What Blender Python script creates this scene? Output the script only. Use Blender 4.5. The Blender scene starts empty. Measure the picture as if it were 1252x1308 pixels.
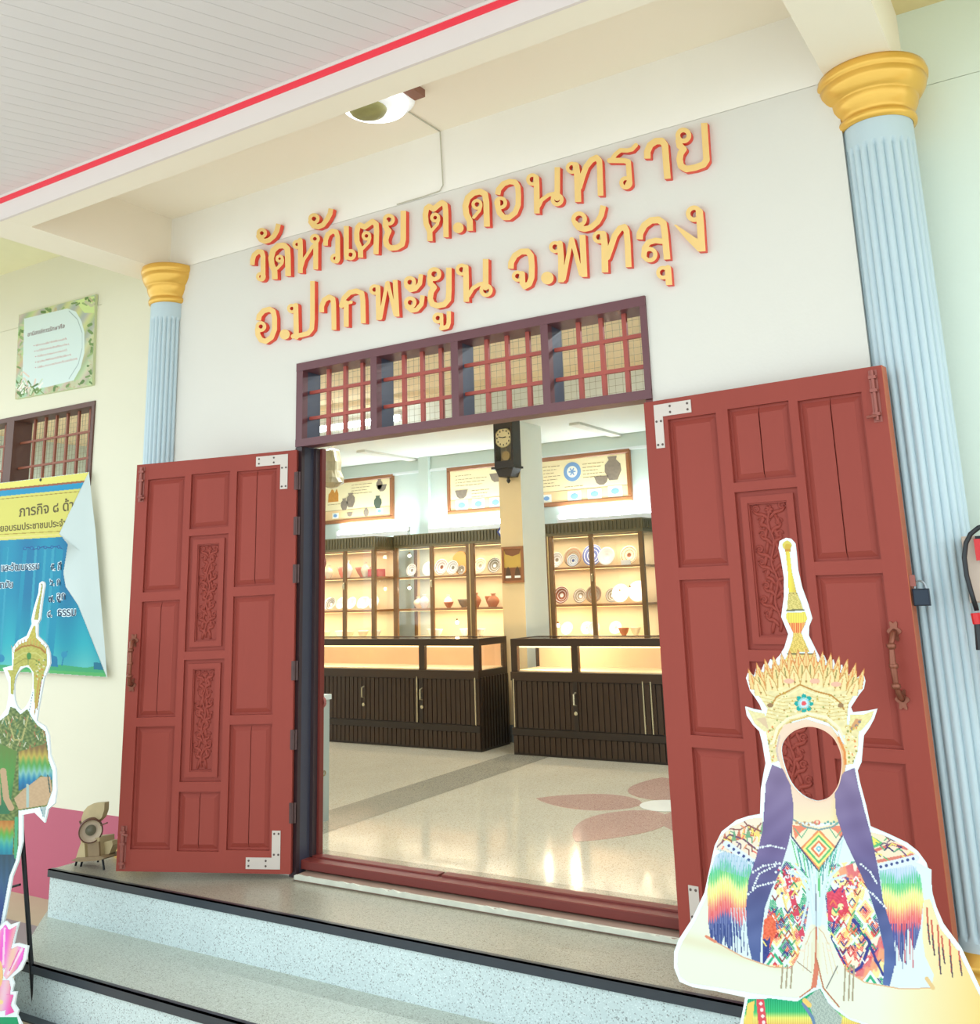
import bpy, math, random
import numpy as np
from mathutils import Vector
from mathutils.geometry import tessellate_polygon

scene = bpy.context.scene
COL = scene.collection
random.seed(7)
rng = np.random.default_rng(5)

# ------------------------------------------------------------------ camera
AX = np.array([[0.8500972, 0.5257205, -0.0308656], [0.1429344, -0.173923, 0.9743308], [-0.5068574, 0.8326877, 0.222995]])
FOC, PX, PY = 1222.45, 629.08, 473.62
CAM = np.array([0.0, -4.0, 1.40])
# re-orthonormalise the rows
_f = AX[2] / np.linalg.norm(AX[2]); _r = AX[0] - _f * (AX[0] @ _f); _r /= np.linalg.norm(_r); _u = np.cross(_r, _f)
AX = np.array([[0.8500972, 0.5257205, -0.0308656], [0.1429344, -0.173923, 0.9743308], [-0.5068574, 0.8326877, 0.222995]])
cd = bpy.data.cameras.new('camera')
cam = bpy.data.objects.new('camera', cd); COL.objects.link(cam)
from mathutils import Matrix
M = Matrix(((_r[0], _u[0], -_f[0]), (_r[1], _u[1], -_f[1]), (_r[2], _u[2], -_f[2]))).to_4x4()
M.translation = Vector(CAM); cam.matrix_world = M
cd.sensor_fit = 'HORIZONTAL'; cd.sensor_width = 36.0
cd.lens = FOC / 1252 * 36.0
cd.shift_x = (626 - PX) / 1252
cd.shift_y = -(654 - PY) / 1252
cd.clip_end = 200
scene.camera = cam

# ------------------------------------------------------------------ world, exposure
w = bpy.data.worlds.new('sky'); scene.world = w; w.use_nodes = True
bg = w.node_tree.nodes['Background']
bg.inputs[0].default_value = (0.84, 0.96, 1.0, 1); bg.inputs[1].default_value = 1.5
scene.view_settings.view_transform = 'Standard'; scene.view_settings.look = 'None'
scene.view_settings.gamma = 1.0; scene.view_settings.use_curve_mapping = False
scene.view_settings.exposure = 0.56

# ------------------------------------------------------------------ helpers
def ray(x, y):
    return AX.T @ np.array([(x - PX) / FOC, -(y - PY) / FOC, 1.0])
def at(x, y, Y=0.0):                       # pixel -> point on the plane y = Y
    d = ray(x, y); return CAM + d * ((Y - CAM[1]) / d[1])
def atz(x, y, Z=0.0):                      # pixel -> point on the plane z = Z
    d = ray(x, y); return CAM + d * ((Z - CAM[2]) / d[2])
def lin(c):
    c = np.asarray(c, float) / 255.0
    return np.where(c <= 0.04045, c / 12.92, ((c + 0.055) / 1.055) ** 2.4)

MATS = {}
def mat(name, rgb, rough=0.6, metal=0.0, emit=0.0, var=0.06, scale=6.0, bump=0.0, bscale=40.0, ecol=None, alpha=None, stretch=None, spec=None):
    if name in MATS: return MATS[name]
    m = bpy.data.materials.new(name); m.use_nodes = True
    nt = m.node_tree; b = nt.nodes['Principled BSDF']
    c = lin(rgb)
    b.inputs['Roughness'].default_value = rough; b.inputs['Metallic'].default_value = metal
    if spec is not None: b.inputs['Specular IOR Level'].default_value = spec
    tc = nt.nodes.new('ShaderNodeTexCoord'); mp = nt.nodes.new('ShaderNodeMapping')
    if stretch: mp.inputs['Scale'].default_value = stretch
    nt.links.new(tc.outputs['Object'], mp.inputs['Vector'])
    nz = nt.nodes.new('ShaderNodeTexNoise'); nz.inputs['Scale'].default_value = scale; nz.inputs['Detail'].default_value = 4
    nt.links.new(mp.outputs[0], nz.inputs['Vector'])
    mx = nt.nodes.new('ShaderNodeMix'); mx.data_type = 'RGBA'
    nt.links.new(nz.outputs['Fac'], mx.inputs[0])
    mx.inputs[6].default_value = (*np.clip(c * (1 - var), 0, 1), 1); mx.inputs[7].default_value = (*np.clip(c * (1 + var), 0, 1), 1)
    nt.links.new(mx.outputs[2], b.inputs['Base Color'])
    if bump:
        n2 = nt.nodes.new('ShaderNodeTexNoise'); n2.inputs['Scale'].default_value = bscale
        nt.links.new(mp.outputs[0], n2.inputs['Vector'])
        bp = nt.nodes.new('ShaderNodeBump'); bp.inputs['Strength'].default_value = bump; bp.inputs['Distance'].default_value = 0.004
        nt.links.new(n2.outputs['Fac'], bp.inputs['Height']); nt.links.new(bp.outputs[0], b.inputs['Normal'])
    if emit:
        b.inputs['Emission Color'].default_value = (*lin(ecol or rgb), 1); b.inputs['Emission Strength'].default_value = emit
    if alpha is not None: b.inputs['Alpha'].default_value = alpha
    MATS[name] = m
    return m

def terrazzo(name, base, dark, light, rough=0.35, cell=160.0, amount=0.12):
    m = bpy.data.materials.new(name); m.use_nodes = True; nt = m.node_tree; b = nt.nodes['Principled BSDF']
    b.inputs['Roughness'].default_value = rough
    tc = nt.nodes.new('ShaderNodeTexCoord')
    vo = nt.nodes.new('ShaderNodeTexVoronoi'); vo.inputs['Scale'].default_value = cell
    nt.links.new(tc.outputs['Object'], vo.inputs['Vector'])
    sp = nt.nodes.new('ShaderNodeSeparateColor'); nt.links.new(vo.outputs['Color'], sp.inputs[0])
    r1 = nt.nodes.new('ShaderNodeValToRGB'); r1.color_ramp.interpolation = 'CONSTANT'
    e = r1.color_ramp.elements; e[0].color = (*lin(dark), 1); e[0].position = 0
    e[1].color = (*lin(base), 1); e[1].position = amount
    q = e.new(0.72); q.color = (*(lin(base) * 0.8 + lin(light) * 0.2), 1)
    q = e.new(0.88); q.color = (*lin(light), 1)
    nt.links.new(sp.outputs[0], r1.inputs[0])
    nz = nt.nodes.new('ShaderNodeTexNoise'); nz.inputs['Scale'].default_value = 2.3; nz.inputs['Detail'].default_value = 5
    nt.links.new(tc.outputs['Object'], nz.inputs['Vector'])
    mr = nt.nodes.new('ShaderNodeMapRange'); mr.inputs[3].default_value = 0.88; mr.inputs[4].default_value = 1.08
    nt.links.new(nz.outputs['Fac'], mr.inputs[0])
    mx = nt.nodes.new('ShaderNodeMix'); mx.data_type = 'RGBA'; mx.blend_type = 'MULTIPLY'; mx.inputs[0].default_value = 1
    nt.links.new(r1.outputs[0], mx.inputs[6]); nt.links.new(mr.outputs[0], mx.inputs[7])
    nt.links.new(mx.outputs[2], b.inputs['Base Color'])
    MATS[name] = m
    return m

def glass(name, tint=(1, 1, 1), fac=0.08):
    m = bpy.data.materials.new(name); m.use_nodes = True; nt = m.node_tree
    for n in list(nt.nodes):
        if n.type != 'OUTPUT_MATERIAL': nt.nodes.remove(n)
    out = [n for n in nt.nodes][0]
    t = nt.nodes.new('ShaderNodeBsdfTransparent'); t.inputs[0].default_value = (*tint, 1)
    g = nt.nodes.new('ShaderNodeBsdfGlossy'); g.inputs['Roughness'].default_value = 0.03
    f0 = nt.nodes.new('ShaderNodeLayerWeight'); f0.inputs[0].default_value = 0.5
    f1 = nt.nodes.new('ShaderNodeMath'); f1.operation = 'POWER'; f1.inputs[1].default_value = 5; nt.links.new(f0.outputs['Facing'], f1.inputs[0])
    f = nt.nodes.new('ShaderNodeMath'); f.operation = 'MULTIPLY_ADD'; f.inputs[1].default_value = 0.6; f.inputs[2].default_value = 0.04; nt.links.new(f1.outputs[0], f.inputs[0])
    mx = nt.nodes.new('ShaderNodeMixShader')
    nt.links.new(f.outputs[0], mx.inputs[0]); nt.links.new(t.outputs[0], mx.inputs[1]); nt.links.new(g.outputs[0], mx.inputs[2])
    nt.links.new(mx.outputs[0], out.inputs['Surface'])
    MATS[name] = m
    return m

def vcol_mat(name, rough=0.45):
    m = bpy.data.materials.new(name); m.use_nodes = True; nt = m.node_tree; b = nt.nodes['Principled BSDF']
    b.inputs['Roughness'].default_value = rough; b.inputs['Specular IOR Level'].default_value = 0.2
    a = nt.nodes.new('ShaderNodeAttribute'); a.attribute_name = 'Col'
    nt.links.new(a.outputs['Color'], b.inputs['Base Color'])
    MATS[name] = m
    return m

def wpos(o):
    p = Vector((0, 0, 0))
    while o is not None: p += o.location; o = o.parent
    return p

class MB:
    def __init__(s): s.v = []; s.f = []; s.m = []
    def add(s, vs, fs, mi=0):
        n = len(s.v); s.v += [tuple(map(float, q)) for q in vs]
        for f in fs: s.f.append(tuple(n + i for i in f)); s.m.append(mi)
        return s
    def box(s, a, b, mi=0, T=None):
        x0, y0, z0 = a; x1, y1, z1 = b
        vs = [(x, y, z) for z in (z0, z1) for y in (y0, y1) for x in (x0, x1)]
        if T: vs = [T(*q) for q in vs]
        return s.add(vs, [(0, 2, 3, 1), (4, 5, 7, 6), (0, 1, 5, 4), (2, 6, 7, 3), (0, 4, 6, 2), (1, 3, 7, 5)], mi)
    def bbox(s, a, b, bev, mi=0, T=None):
        """box with a chamfered front (low second coordinate) face"""
        x0, y0, z0 = a; x1, y1, z1 = b
        vs = [(x0, y1, z0), (x1, y1, z0), (x1, y1, z1), (x0, y1, z1), (x0, y0 + bev, z0), (x1, y0 + bev, z0), (x1, y0 + bev, z1), (x0, y0 + bev, z1),
              (x0 + bev, y0, z0 + bev), (x1 - bev, y0, z0 + bev), (x1 - bev, y0, z1 - bev), (x0 + bev, y0, z1 - bev)]
        if T: vs = [T(*q) for q in vs]
        return s.add(vs, [(0, 3, 2, 1), (0, 1, 5, 4), (1, 2, 6, 5), (2, 3, 7, 6), (3, 0, 4, 7), (4, 5, 9, 8), (5, 6, 10, 9), (6, 7, 11, 10), (7, 4, 8, 11), (8, 9, 10, 11)], mi)
    def tube(s, path, r, n=8, mi=0, cap=True, flat=1.0):
        P = [np.array(p, float) for p in path]; k = len(P); rr = r if hasattr(r, '__len__') else [r] * k
        ref = None; rings = []
        for i in range(k):
            t = P[min(i + 1, k - 1)] - P[max(i - 1, 0)]; t /= (np.linalg.norm(t) + 1e-12)
            if ref is None:
                ref = np.cross(t, (0, 0, 1));
                if np.linalg.norm(ref) < 0.05: ref = np.cross(t, (0, 1, 0))
            ref = ref - t * (ref @ t); ref /= np.linalg.norm(ref); b = np.cross(t, ref)
            rings.append([P[i] + rr[i] * (math.cos(a) * ref + flat * math.sin(a) * b) for a in [2 * math.pi * j / n for j in range(n)]])
        vs = [q for R in rings for q in R]
        fs = [(i * n + j, i * n + (j + 1) % n, (i + 1) * n + (j + 1) % n, (i + 1) * n + j) for i in range(k - 1) for j in range(n)]
        if cap: fs += [tuple(range(n - 1, -1, -1)), tuple((k - 1) * n + j for j in range(n))]
        return s.add(vs, fs, mi)
    def lathe(s, prof, n=24, o=(0, 0, 0), T=None, mi=0, mis=None):
        """prof: list of (radius, height) about the local z axis; T maps local -> world"""
        vs = []
        for r, h in prof:
            for j in range(n):
                a = 2 * math.pi * j / n; q = (r * math.cos(a), r * math.sin(a), h)
                vs.append(T(*q) if T else (o[0] + q[0], o[1] + q[1], o[2] + q[2]))
        base = len(s.v); s.v += [tuple(map(float, q)) for q in vs]
        for i in range(len(prof) - 1):
            for j in range(n):
                s.f.append((base + i * n + j, base + i * n + (j + 1) % n, base + (i + 1) * n + (j + 1) % n, base + (i + 1) * n + j)); s.m.append(mis[i] if mis else mi)
        return s
    def loops(s, loops, F, B, mi_front=0, mi_side=1, back=False):
        """flat piece with holes. loops: list of 2d loops; F maps 2d -> front point, B -> back point"""
        fr = [[Vector(F(*p)) for p in L] for L in loops]
        flat2 = [[Vector((p[0], p[1], 0)) for p in L] for L in loops]
        tr = tessellate_polygon(flat2)
        allf = [q for L in fr for q in L]
        s.add(allf, [tuple(t) for t in tr], mi_front)
        allb = [B(*p) for L in loops for p in L]
        if back: s.add(allb, [tuple(reversed(t)) for t in tr], mi_side)
        base = len(s.v); s.v += [tuple(map(float, q)) for q in allf] + [tuple(map(float, q)) for q in allb]
        N = len(allf); o = 0
        for L in loops:
            k = len(L)
            for i in range(k):
                j = (i + 1) % k
                s.f.append((base + o + i, base + o + j, base + N + o + j, base + N + o + i)); s.m.append(mi_side)
            o += k
        return s
    def build(s, name, mats, parent=None, smooth=False, origin=None, kind=None):
        if not isinstance(mats, (list, tuple)): mats = [mats]
        me = bpy.data.meshes.new(name)
        if parent is not None: o0 = wpos(parent)
        else:
            V = np.array(s.v); o0 = Vector(origin) if origin is not None else Vector(((V[:, 0].min() + V[:, 0].max()) / 2, (V[:, 1].min() + V[:, 1].max()) / 2, V[:, 2].min()))
        V = np.array(s.v) - np.array(o0)
        me.from_pydata([tuple(q) for q in V], [], s.f)
        for mm in mats: me.materials.append(mm)
        if len(mats) > 1: me.polygons.foreach_set('material_index', s.m)
        if smooth: me.polygons.foreach_set('use_smooth', [True] * len(me.polygons))
        me.update()
        o = bpy.data.objects.new(name, me); COL.objects.link(o)
        if parent is not None: o.parent = parent
        else: o.location = o0
        if kind: o['kind'] = kind
        return o

def thing(name, label, cat, loc, group=None):
    o = bpy.data.objects.new(name, None); COL.objects.link(o); o.location = tuple(map(float, loc))
    o.empty_display_size = 0.1
    o['label'] = label; o['category'] = cat
    if group: o['group'] = group
    return o
def tag(o, label, cat, group=None):
    o['label'] = label; o['category'] = cat
    if group: o['group'] = group
    return o
def setting(name, loc=(0, 0, 0)):
    o = bpy.data.objects.new(name, None); COL.objects.link(o); o.location = loc; o['kind'] = 'structure'; return o
def copy_tree(o, loc, label=None):
    def cp(q, par):
        c = q.copy(); COL.objects.link(c)
        if par is not None: c.parent = par
        for ch in q.children: cp(ch, c)
        return c
    c = cp(o, None); c.location = loc
    if label: c['label'] = label
    return c
def area(name, loc, size, power, color=(1, 1, 1), rot=(0, 0, 0)):
    l = bpy.data.lights.new(name, 'AREA'); l.energy = power; l.color = color; l.shape = 'RECTANGLE'; l.size = size[0]; l.size_y = size[1]
    o = bpy.data.objects.new(name, l); o.location = loc; o.rotation_euler = rot; COL.objects.link(o); return o
def point(name, loc, power, color, r=0.03):
    l = bpy.data.lights.new(name, 'POINT'); l.energy = power; l.color = color; l.shadow_soft_size = r
    o = bpy.data.objects.new(name, l); o.location = tuple(loc); COL.objects.link(o); return o

# ---- flat printed artwork painted into a colour attribute of a fine flat mesh
class Canvas:
    def __init__(s, x0, y0, x1, y1, st=1.0):
        s.xs = np.arange(x0, x1 + st, st); s.ys = np.arange(y0, y1 + st, st)
        s.X, s.Y = np.meshgrid(s.xs, s.ys); s.rgb = np.ones(s.X.shape + (3,)); s.a = np.zeros(s.X.shape, bool)
    def put(s, m, col):
        if callable(col): c = col(s.X[m], s.Y[m]); s.rgb[m] = np.clip(c, 0, 255) / 255.0
        else: s.rgb[m] = np.array(col) / 255.0
        s.a |= m
    def mask(s, pts):
        m = np.zeros(s.X.shape, bool); n = len(pts)
        for i in range(n):
            x0, y0 = pts[i]; x1, y1 = pts[(i + 1) % n]
            if y0 == y1: continue
            c = ((s.Y >= min(y0, y1)) & (s.Y < max(y0, y1)) & (s.X < x0 + (s.Y - y0) * (x1 - x0) / (y1 - y0)))
            m ^= c
        return m
    def poly(s, pts, col, clip=None):
        m = s.mask(pts)
        if clip is not None: m &= clip
        s.put(m, col); return m
    def stroke(s, pts, w, col, clip=None):
        m = np.zeros(s.X.shape, bool)
        for (x0, y0), (x1, y1) in zip(pts, pts[1:]):
            dx, dy = x1 - x0, y1 - y0; t = np.clip(((s.X - x0) * dx + (s.Y - y0) * dy) / (dx * dx + dy * dy + 1e-9), 0, 1)
            m |= (s.X - x0 - t * dx) ** 2 + (s.Y - y0 - t * dy) ** 2 <= (w / 2) ** 2
        if clip is not None: m &= clip
        s.put(m, col)
    def disc(s, x, y, r, col, ry=None, clip=None):
        m = ((s.X - x) / r) ** 2 + ((s.Y - y) / (ry or r)) ** 2 <= 1
        if clip is not None: m &= clip
        s.put(m, col)
    def mesh(s, name, F, m, parent, keep=None, gain=1.0):
        a = s.a if keep is None else s.a & keep
        cell = a[:-1, :-1] & a[1:, :-1] & a[:-1, 1:] & a[1:, 1:]
        H, Wd = s.X.shape; idx = np.arange(H * Wd).reshape(H, Wd)
        q = np.stack([idx[:-1, :-1][cell], idx[1:, :-1][cell], idx[1:, 1:][cell], idx[:-1, 1:][cell]], 1)
        used = np.unique(q); rem = np.full(H * Wd, -1); rem[used] = np.arange(len(used)); q = rem[q]
        P = F(s.X.ravel()[used], s.Y.ravel()[used]) - np.array(wpos(parent))
        me = bpy.data.meshes.new(name); me.vertices.add(len(used)); me.vertices.foreach_set('co', P.ravel())
        me.loops.add(q.size); me.loops.foreach_set('vertex_index', q.ravel().astype(np.int32))
        me.polygons.add(len(q)); me.polygons.foreach_set('loop_start', (np.arange(len(q)) * 4).astype(np.int32))
        me.update(calc_edges=True)
        ca = me.color_attributes.new('Col', 'FLOAT_COLOR', 'POINT')
        c = s.rgb.reshape(-1, 3)[used]; c = np.where(c <= 0.04045, c / 12.92, ((c + 0.055) / 1.055) ** 2.4) * gain
        ca.data.foreach_set('color', np.concatenate([c, np.ones((len(c), 1))], 1).ravel())
        me.materials.append(m); o = bpy.data.objects.new(name, me); COL.objects.link(o); o.parent = parent
        return o
def planeY(Y):                              # vectorised pixel -> plane y = Y
    def F(x, y):
        d = np.stack([(np.asarray(x, float) - PX) / FOC, -(np.asarray(y, float) - PY) / FOC, np.ones(np.shape(x))], -1) @ AX
        return CAM + d * ((Y - CAM[1]) / d[..., 1:2])
    return F

# ---- outlines from thick strokes: signed distance field, marching squares, joined loops
def contours(S, x0, y0, st):
    H, Wd = S.shape; ins = S < 0; segs = {}
    def pt(e):
        k, i, j = e
        if k == 0: a, b = S[i, j], S[i, j + 1]; return (x0 + (j + a / (a - b)) * st, y0 + i * st)
        a, b = S[i, j], S[i + 1, j]; return (x0 + j * st, y0 + (i + a / (a - b)) * st)
    code = ins[:-1, :-1] * 1 + ins[:-1, 1:] * 2 + ins[1:, 1:] * 4 + ins[1:, :-1] * 8
    T = {1: [(3, 0)], 2: [(0, 1)], 3: [(3, 1)], 4: [(1, 2)], 5: [(3, 2), (1, 0)], 6: [(0, 2)], 7: [(3, 2)], 8: [(2, 3)], 9: [(2, 0)], 10: [(0, 3), (2, 1)], 11: [(2, 1)], 12: [(1, 3)], 13: [(1, 0)], 14: [(0, 3)]}
    for i, j in zip(*np.nonzero((code > 0) & (code < 15))):
        E = [(0, i, j), (1, i, j + 1), (0, i + 1, j), (1, i, j)]
        for a, b in T[int(code[i, j])]: segs[E[a]] = E[b]
    out = []
    while segs:
        st0, cur = segs.popitem(); L = [st0]
        while cur != st0 and cur in segs: L.append(cur); cur = segs.pop(cur)
        P = [pt(e) for e in L]
        out.append(P)
    return out
def simplify(P, tol):
    def rdp(a):
        if len(a) < 3: return a
        A, B = np.array(a[0]), np.array(a[-1]); d = B - A; n = np.hypot(*d)
        Q = np.array(a[1:-1]) - A
        dist = np.abs(d[0] * Q[:, 1] - d[1] * Q[:, 0]) / n if n > 1e-9 else np.hypot(Q[:, 0], Q[:, 1])
        k = int(dist.argmax())
        if dist[k] < tol: return [a[0], a[-1]]
        return rdp(a[:k + 2])[:-1] + rdp(a[k + 1:])
    h = len(P) // 2
    if h < 4: return P
    return rdp(P[:h + 1])[:-1] + rdp(P[h:] + [P[0]])[:-1]
def field(prims, X, Y):
    S = np.full(X.shape, 1e3)
    for p in prims:
        if p[0] == 's':
            pts, wd, f0, f1 = p[1:]; d = np.full(X.shape, 1e3)
            for (ax, ay), (bx, by) in zip(pts, pts[1:]):
                dx, dy = bx - ax, by - ay; t = np.clip(((X - ax) * dx + (Y - ay) * dy) / (dx * dx + dy * dy), 0, 1)
                d = np.minimum(d, np.hypot(X - ax - t * dx, Y - ay - t * dy) - wd / 2)
            for flag, (ax, ay), (bx, by) in ((f0, pts[0], pts[1]), (f1, pts[-1], pts[-2])):
                if flag:
                    ux, uy = ax - bx, ay - by; n = math.hypot(ux, uy); ux /= n; uy /= n
                    # cut only near this end
                    h = (X - ax) * ux + (Y - ay) * uy; near = np.hypot(X - ax, Y - ay) < wd * 0.75
                    d = np.where(near, np.maximum(d, h), d)
            S = np.minimum(S, d)
        elif p[0] == 'r':
            cx, cy, r, wd = p[1:]; S = np.minimum(S, np.abs(np.hypot(X - cx, Y - cy) - r) - wd / 2)
        elif p[0] == 'd':
            cx, cy, r = p[1:]; S = np.minimum(S, np.hypot(X - cx, Y - cy) - r)
        elif p[0] == 'p':
            pts = p[1]; d = np.full(X.shape, 1e3); ins = np.zeros(X.shape, bool)
            for i in range(len(pts)):
                (ax, ay), (bx, by) = pts[i], pts[(i + 1) % len(pts)]; dx, dy = bx - ax, by - ay
                t = np.clip(((X - ax) * dx + (Y - ay) * dy) / (dx * dx + dy * dy), 0, 1); d = np.minimum(d, np.hypot(X - ax - t * dx, Y - ay - t * dy))
                if ay != by: ins ^= (Y >= min(ay, by)) & (Y < max(ay, by)) & (X < ax + (Y - ay) * dx / dy)
            S = np.minimum(S, np.where(ins, -d, d))
    for p in prims:                          # small eyes cut back out
        if p[0] == 'h': S = np.maximum(S, -(np.hypot(X - p[1], Y - p[2]) - p[3]))
    return S

def flat_text(body, px, py, size, slope=0.0, shear=0.0, aspect=1.0, bold=0.012):
    """text as triangles in photo-pixel units, placed with its baseline start at (px, py)"""
    c = bpy.data.curves.new('t', 'FONT'); c.body = body; c.size = 1.0; c.offset = bold; c.resolution_u = 3
    o = bpy.data.objects.new('t', c); COL.objects.link(o)
    me = bpy.data.meshes.new_from_object(o.evaluated_get(bpy.context.evaluated_depsgraph_get()))
    P = [(v.co.x * size * aspect, -v.co.y * size) for v in me.vertices]
    F = [tuple(p.vertices) for p in me.polygons]
    bpy.data.objects.remove(o); bpy.data.curves.remove(c); bpy.data.meshes.remove(me)
    return [(px + x + shear * y, py + y + slope * x) for x, y in P], F

# ------------------------------------------------------------------ materials
WALLM = mat('wall_paint', (223, 218, 209), 0.85, var=0.02, scale=1.5, bump=0.15, bscale=60)
WALLL = mat('wall_paint_cream', (228, 222, 200), 0.85, var=0.03, scale=1.5, bump=0.15, bscale=60)
WALLR = mat('wall_paint_right', (226, 236, 224), 0.85, var=0.03, scale=1.5, bump=0.15, bscale=60)
CEILM = mat('ceiling_plaster', (252, 240, 220), 0.9, var=0.03, scale=1.2)
BEAMM = mat('beam_plaster', (246, 234, 214), 0.9, var=0.03, scale=1.2)
PINKM = mat('pink_dado_paint', (186, 94, 114), 0.7, var=0.05, scale=2)
REDM = mat('red_stripe_paint', (240, 52, 70), 0.5, var=0.02)
FASCM = mat('fascia_paint', (226, 212, 206), 0.7, var=0.02)
CANM = mat('canopy_strip', (218, 210, 208), 0.6, var=0.03, scale=3)
STEPM = terrazzo('step_terrazzo', (198, 212, 212), (150, 158, 158), (216, 228, 228), 0.5, 240, 0.09)  # cool daylight on the risers is put into this bluish base
LANDM = terrazzo('landing_terrazzo', (160, 156, 138), (122, 114, 94), (178, 174, 158), 0.3, 260, 0.12)
TREADM = terrazzo('tread_terrazzo', (184, 192, 180), (140, 144, 132), (202, 208, 200), 0.4, 260, 0.12)
FLOORM = terrazzo('interior_terrazzo', (206, 196, 172), (176, 160, 132), (218, 208, 188), 0.11, 230, 0.1)
BANDM = terrazzo('grey_terrazzo_band', (164, 156, 136), (128, 122, 104), (180, 172, 154), 0.16, 230, 0.12)
PETALM = terrazzo('pink_terrazzo', (190, 156, 140), (164, 124, 110), (204, 174, 158), 0.16, 230, 0.15)
NOSEM = mat('black_nosing', (52, 58, 66), 0.3, var=0.15, scale=9)
GROUNDM = mat('pale_concrete', (226, 226, 222), 0.8, var=0.04, scale=2)
TANM = mat('tan_concrete', (196, 180, 150), 0.8, var=0.08, scale=3)
GREYM = mat('grey_tile', (150, 140, 140), 0.6, var=0.08, scale=3)
DOORM = mat('door_red_paint', (152, 68, 58), 0.5, spec=0.2, var=0.10, scale=3, bump=0.25, bscale=35, stretch=(1, 1, 0.25))
DOORE = mat('door_bare_edge', (176, 92, 54), 0.5, var=0.2, scale=8, stretch=(1, 1, 0.2))
FRAMEM = mat('frame_purple_brown', (104, 60, 66), 0.4, var=0.12, scale=5)
FRAMEDK = mat('frame_dark', (58, 42, 46), 0.45, var=0.15, scale=5)
FRAMEIN = mat('inner_frame_red', (112, 44, 38), 0.4, var=0.12, scale=5)
BARM = mat('window_bar_red', (168, 74, 62), 0.45, var=0.08)
LWINM = mat('left_window_brown', (98, 66, 56), 0.5, var=0.12)
WIREM = mat('wire', (150, 148, 128), 0.5, metal=0.5)
GOLDM = mat('gold_paint', (232, 182, 84), 0.28, metal=0.4, var=0.08, scale=7)
BLUEM = mat('pale_blue_paint', (190, 207, 214), 0.5, var=0.04, scale=4, bump=0.1)
LGOLD = mat('letter_gold', (242, 202, 128), 0.4, var=0.05, scale=14)
LRED = mat('letter_red', (240, 84, 62), 0.5, var=0.06)
STEELM = mat('bracket_steel', (205, 192, 182), 0.4, metal=0.2, var=0.05)
SCREWM = mat('screw_dark', (90, 72, 66), 0.5)
BRASSM = mat('old_copper', (138, 82, 64), 0.35, metal=0.55, var=0.2, scale=20)
BOLTM = mat('painted_bolt', (150, 84, 74), 0.4, metal=0.3, var=0.15)
DARKMET = mat('dark_metal', (34, 36, 40), 0.4, metal=0.5)

# ------------------------------------------------------------------ main structure
YR, YL = 0.29, 0.20            # recess of the right and left side walls
ZB, ZC = 3.50, 3.865           # beam bottom, porch ceiling
TH = 0.14
XL, XR = -3.744, -1.592        # door frame, outside
ZD, ZT = 2.216, 2.70           # bottom and top of transom
b = MB()
b.box((-4.93, 0, -0.45), (XL, TH, ZT)); b.box((XR, 0, -0.45), (-0.655, TH, ZT)); b.box((-4.93, 0, ZT), (-0.655, TH, ZB)); b.box((XL, 0.0, -0.45), (XR, TH, 0.0))
b.build('wall_front', WALLM, kind='structure')
b = MB().box((-4.93, 0.004, ZB + 0.004), (-0.655, TH, ZC + 0.3)); b.build('trim_1', mat('upper_wall_lightened', (246, 240, 230), 0.85, var=0.02), kind='structure')  # upper wall band, colour lightened to offset the weaker light up there
# left bay wall with its window opening
wx0, wx1, wz0, wz1 = -9.3, -5.845, 2.19, 2.79
b = MB()
b.box((wx1, YL, -0.45), (-4.9, YL + TH, 4.2)); b.box((-9.6, YL, wz1), (wx1, YL + TH, ZB)); b.box((-9.6, YL, 0.1), (wx1, YL + TH, wz0)); b.box((-9.6, YL, wz0), (wx0, YL + TH, wz1))
b.box((-9.6, YL + 0.003, ZB + 0.004), (wx1, YL + TH, 4.2))
wl = b.build('wall_left', WALLL, kind='structure')
b = MB().box((-9.6, YL - 0.004, -0.45), (-4.93, YL + 0.02, 0.103)); b.build('pink_dado', PINKM, kind='structure')
b = MB().box((-0.68, YR, -0.45), (2.6, YR + TH, ZB)).box((-0.68, YR + 0.003, ZB + 0.004), (2.6, YR + TH, 4.2)); b.build('wall_right', WALLR, kind='structure')
b = MB().box((-0.74, TH - 0.02, -0.45), (-0.665, YR + TH, 4.2)).box((-4.95, TH - 0.02, -0.45), (-4.88, YL + TH, 4.2)); b.build('wall_returns', WALLM, kind='structure')
# beams
b = MB().box((-5.175, -1.125, ZB), (-4.893, 0.25, ZC + 0.1)); b.build('beam', BEAMM, kind='structure')
b = MB().box((-0.69, -1.125, ZB), (-0.412, 0.32, ZC + 0.1)); b.build('beam', BEAMM, kind='structure')
b = MB().box((-9.6, -1.125, ZB + 0.0005), (2.6, -0.978, ZC + 0.1)); b.build('beam', BEAMM, kind='structure')
b = MB().box((-9.6, -1.14, ZB - 0.002), (2.6, -1.125, 3.598)); b.build('fascia_board', FASCM, kind='structure')
b = MB().box((-9.6, -1.145, 3.598), (2.6, -1.125, 3.630)); b.build('red_stripe', REDM, kind='structure')
b = MB().box((-9.6, -1.149, 3.630), (2.6, -1.125, 3.645)); b.build('trim_2', FASCM, kind='structure')
b = MB().box((-4.9, -1.0, ZC), (-0.68, 0.02, ZC + 0.05)); b.build('ceiling_porch', CEILM, kind='structure')
b = MB().box((-9.6, -1.0, 3.99), (-5.17, 0.25, 4.04)); b.build('ceiling_left', mat('ceiling_yellow', (244, 238, 198), 0.9, var=0.04), kind='structure')
b = MB().box((-0.42, -1.0, 3.88), (2.6, 0.32, 3.93)); b.build('ceiling_right', mat('ceiling_cream', (230, 212, 160), 0.9, var=0.04), kind='structure')

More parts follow.
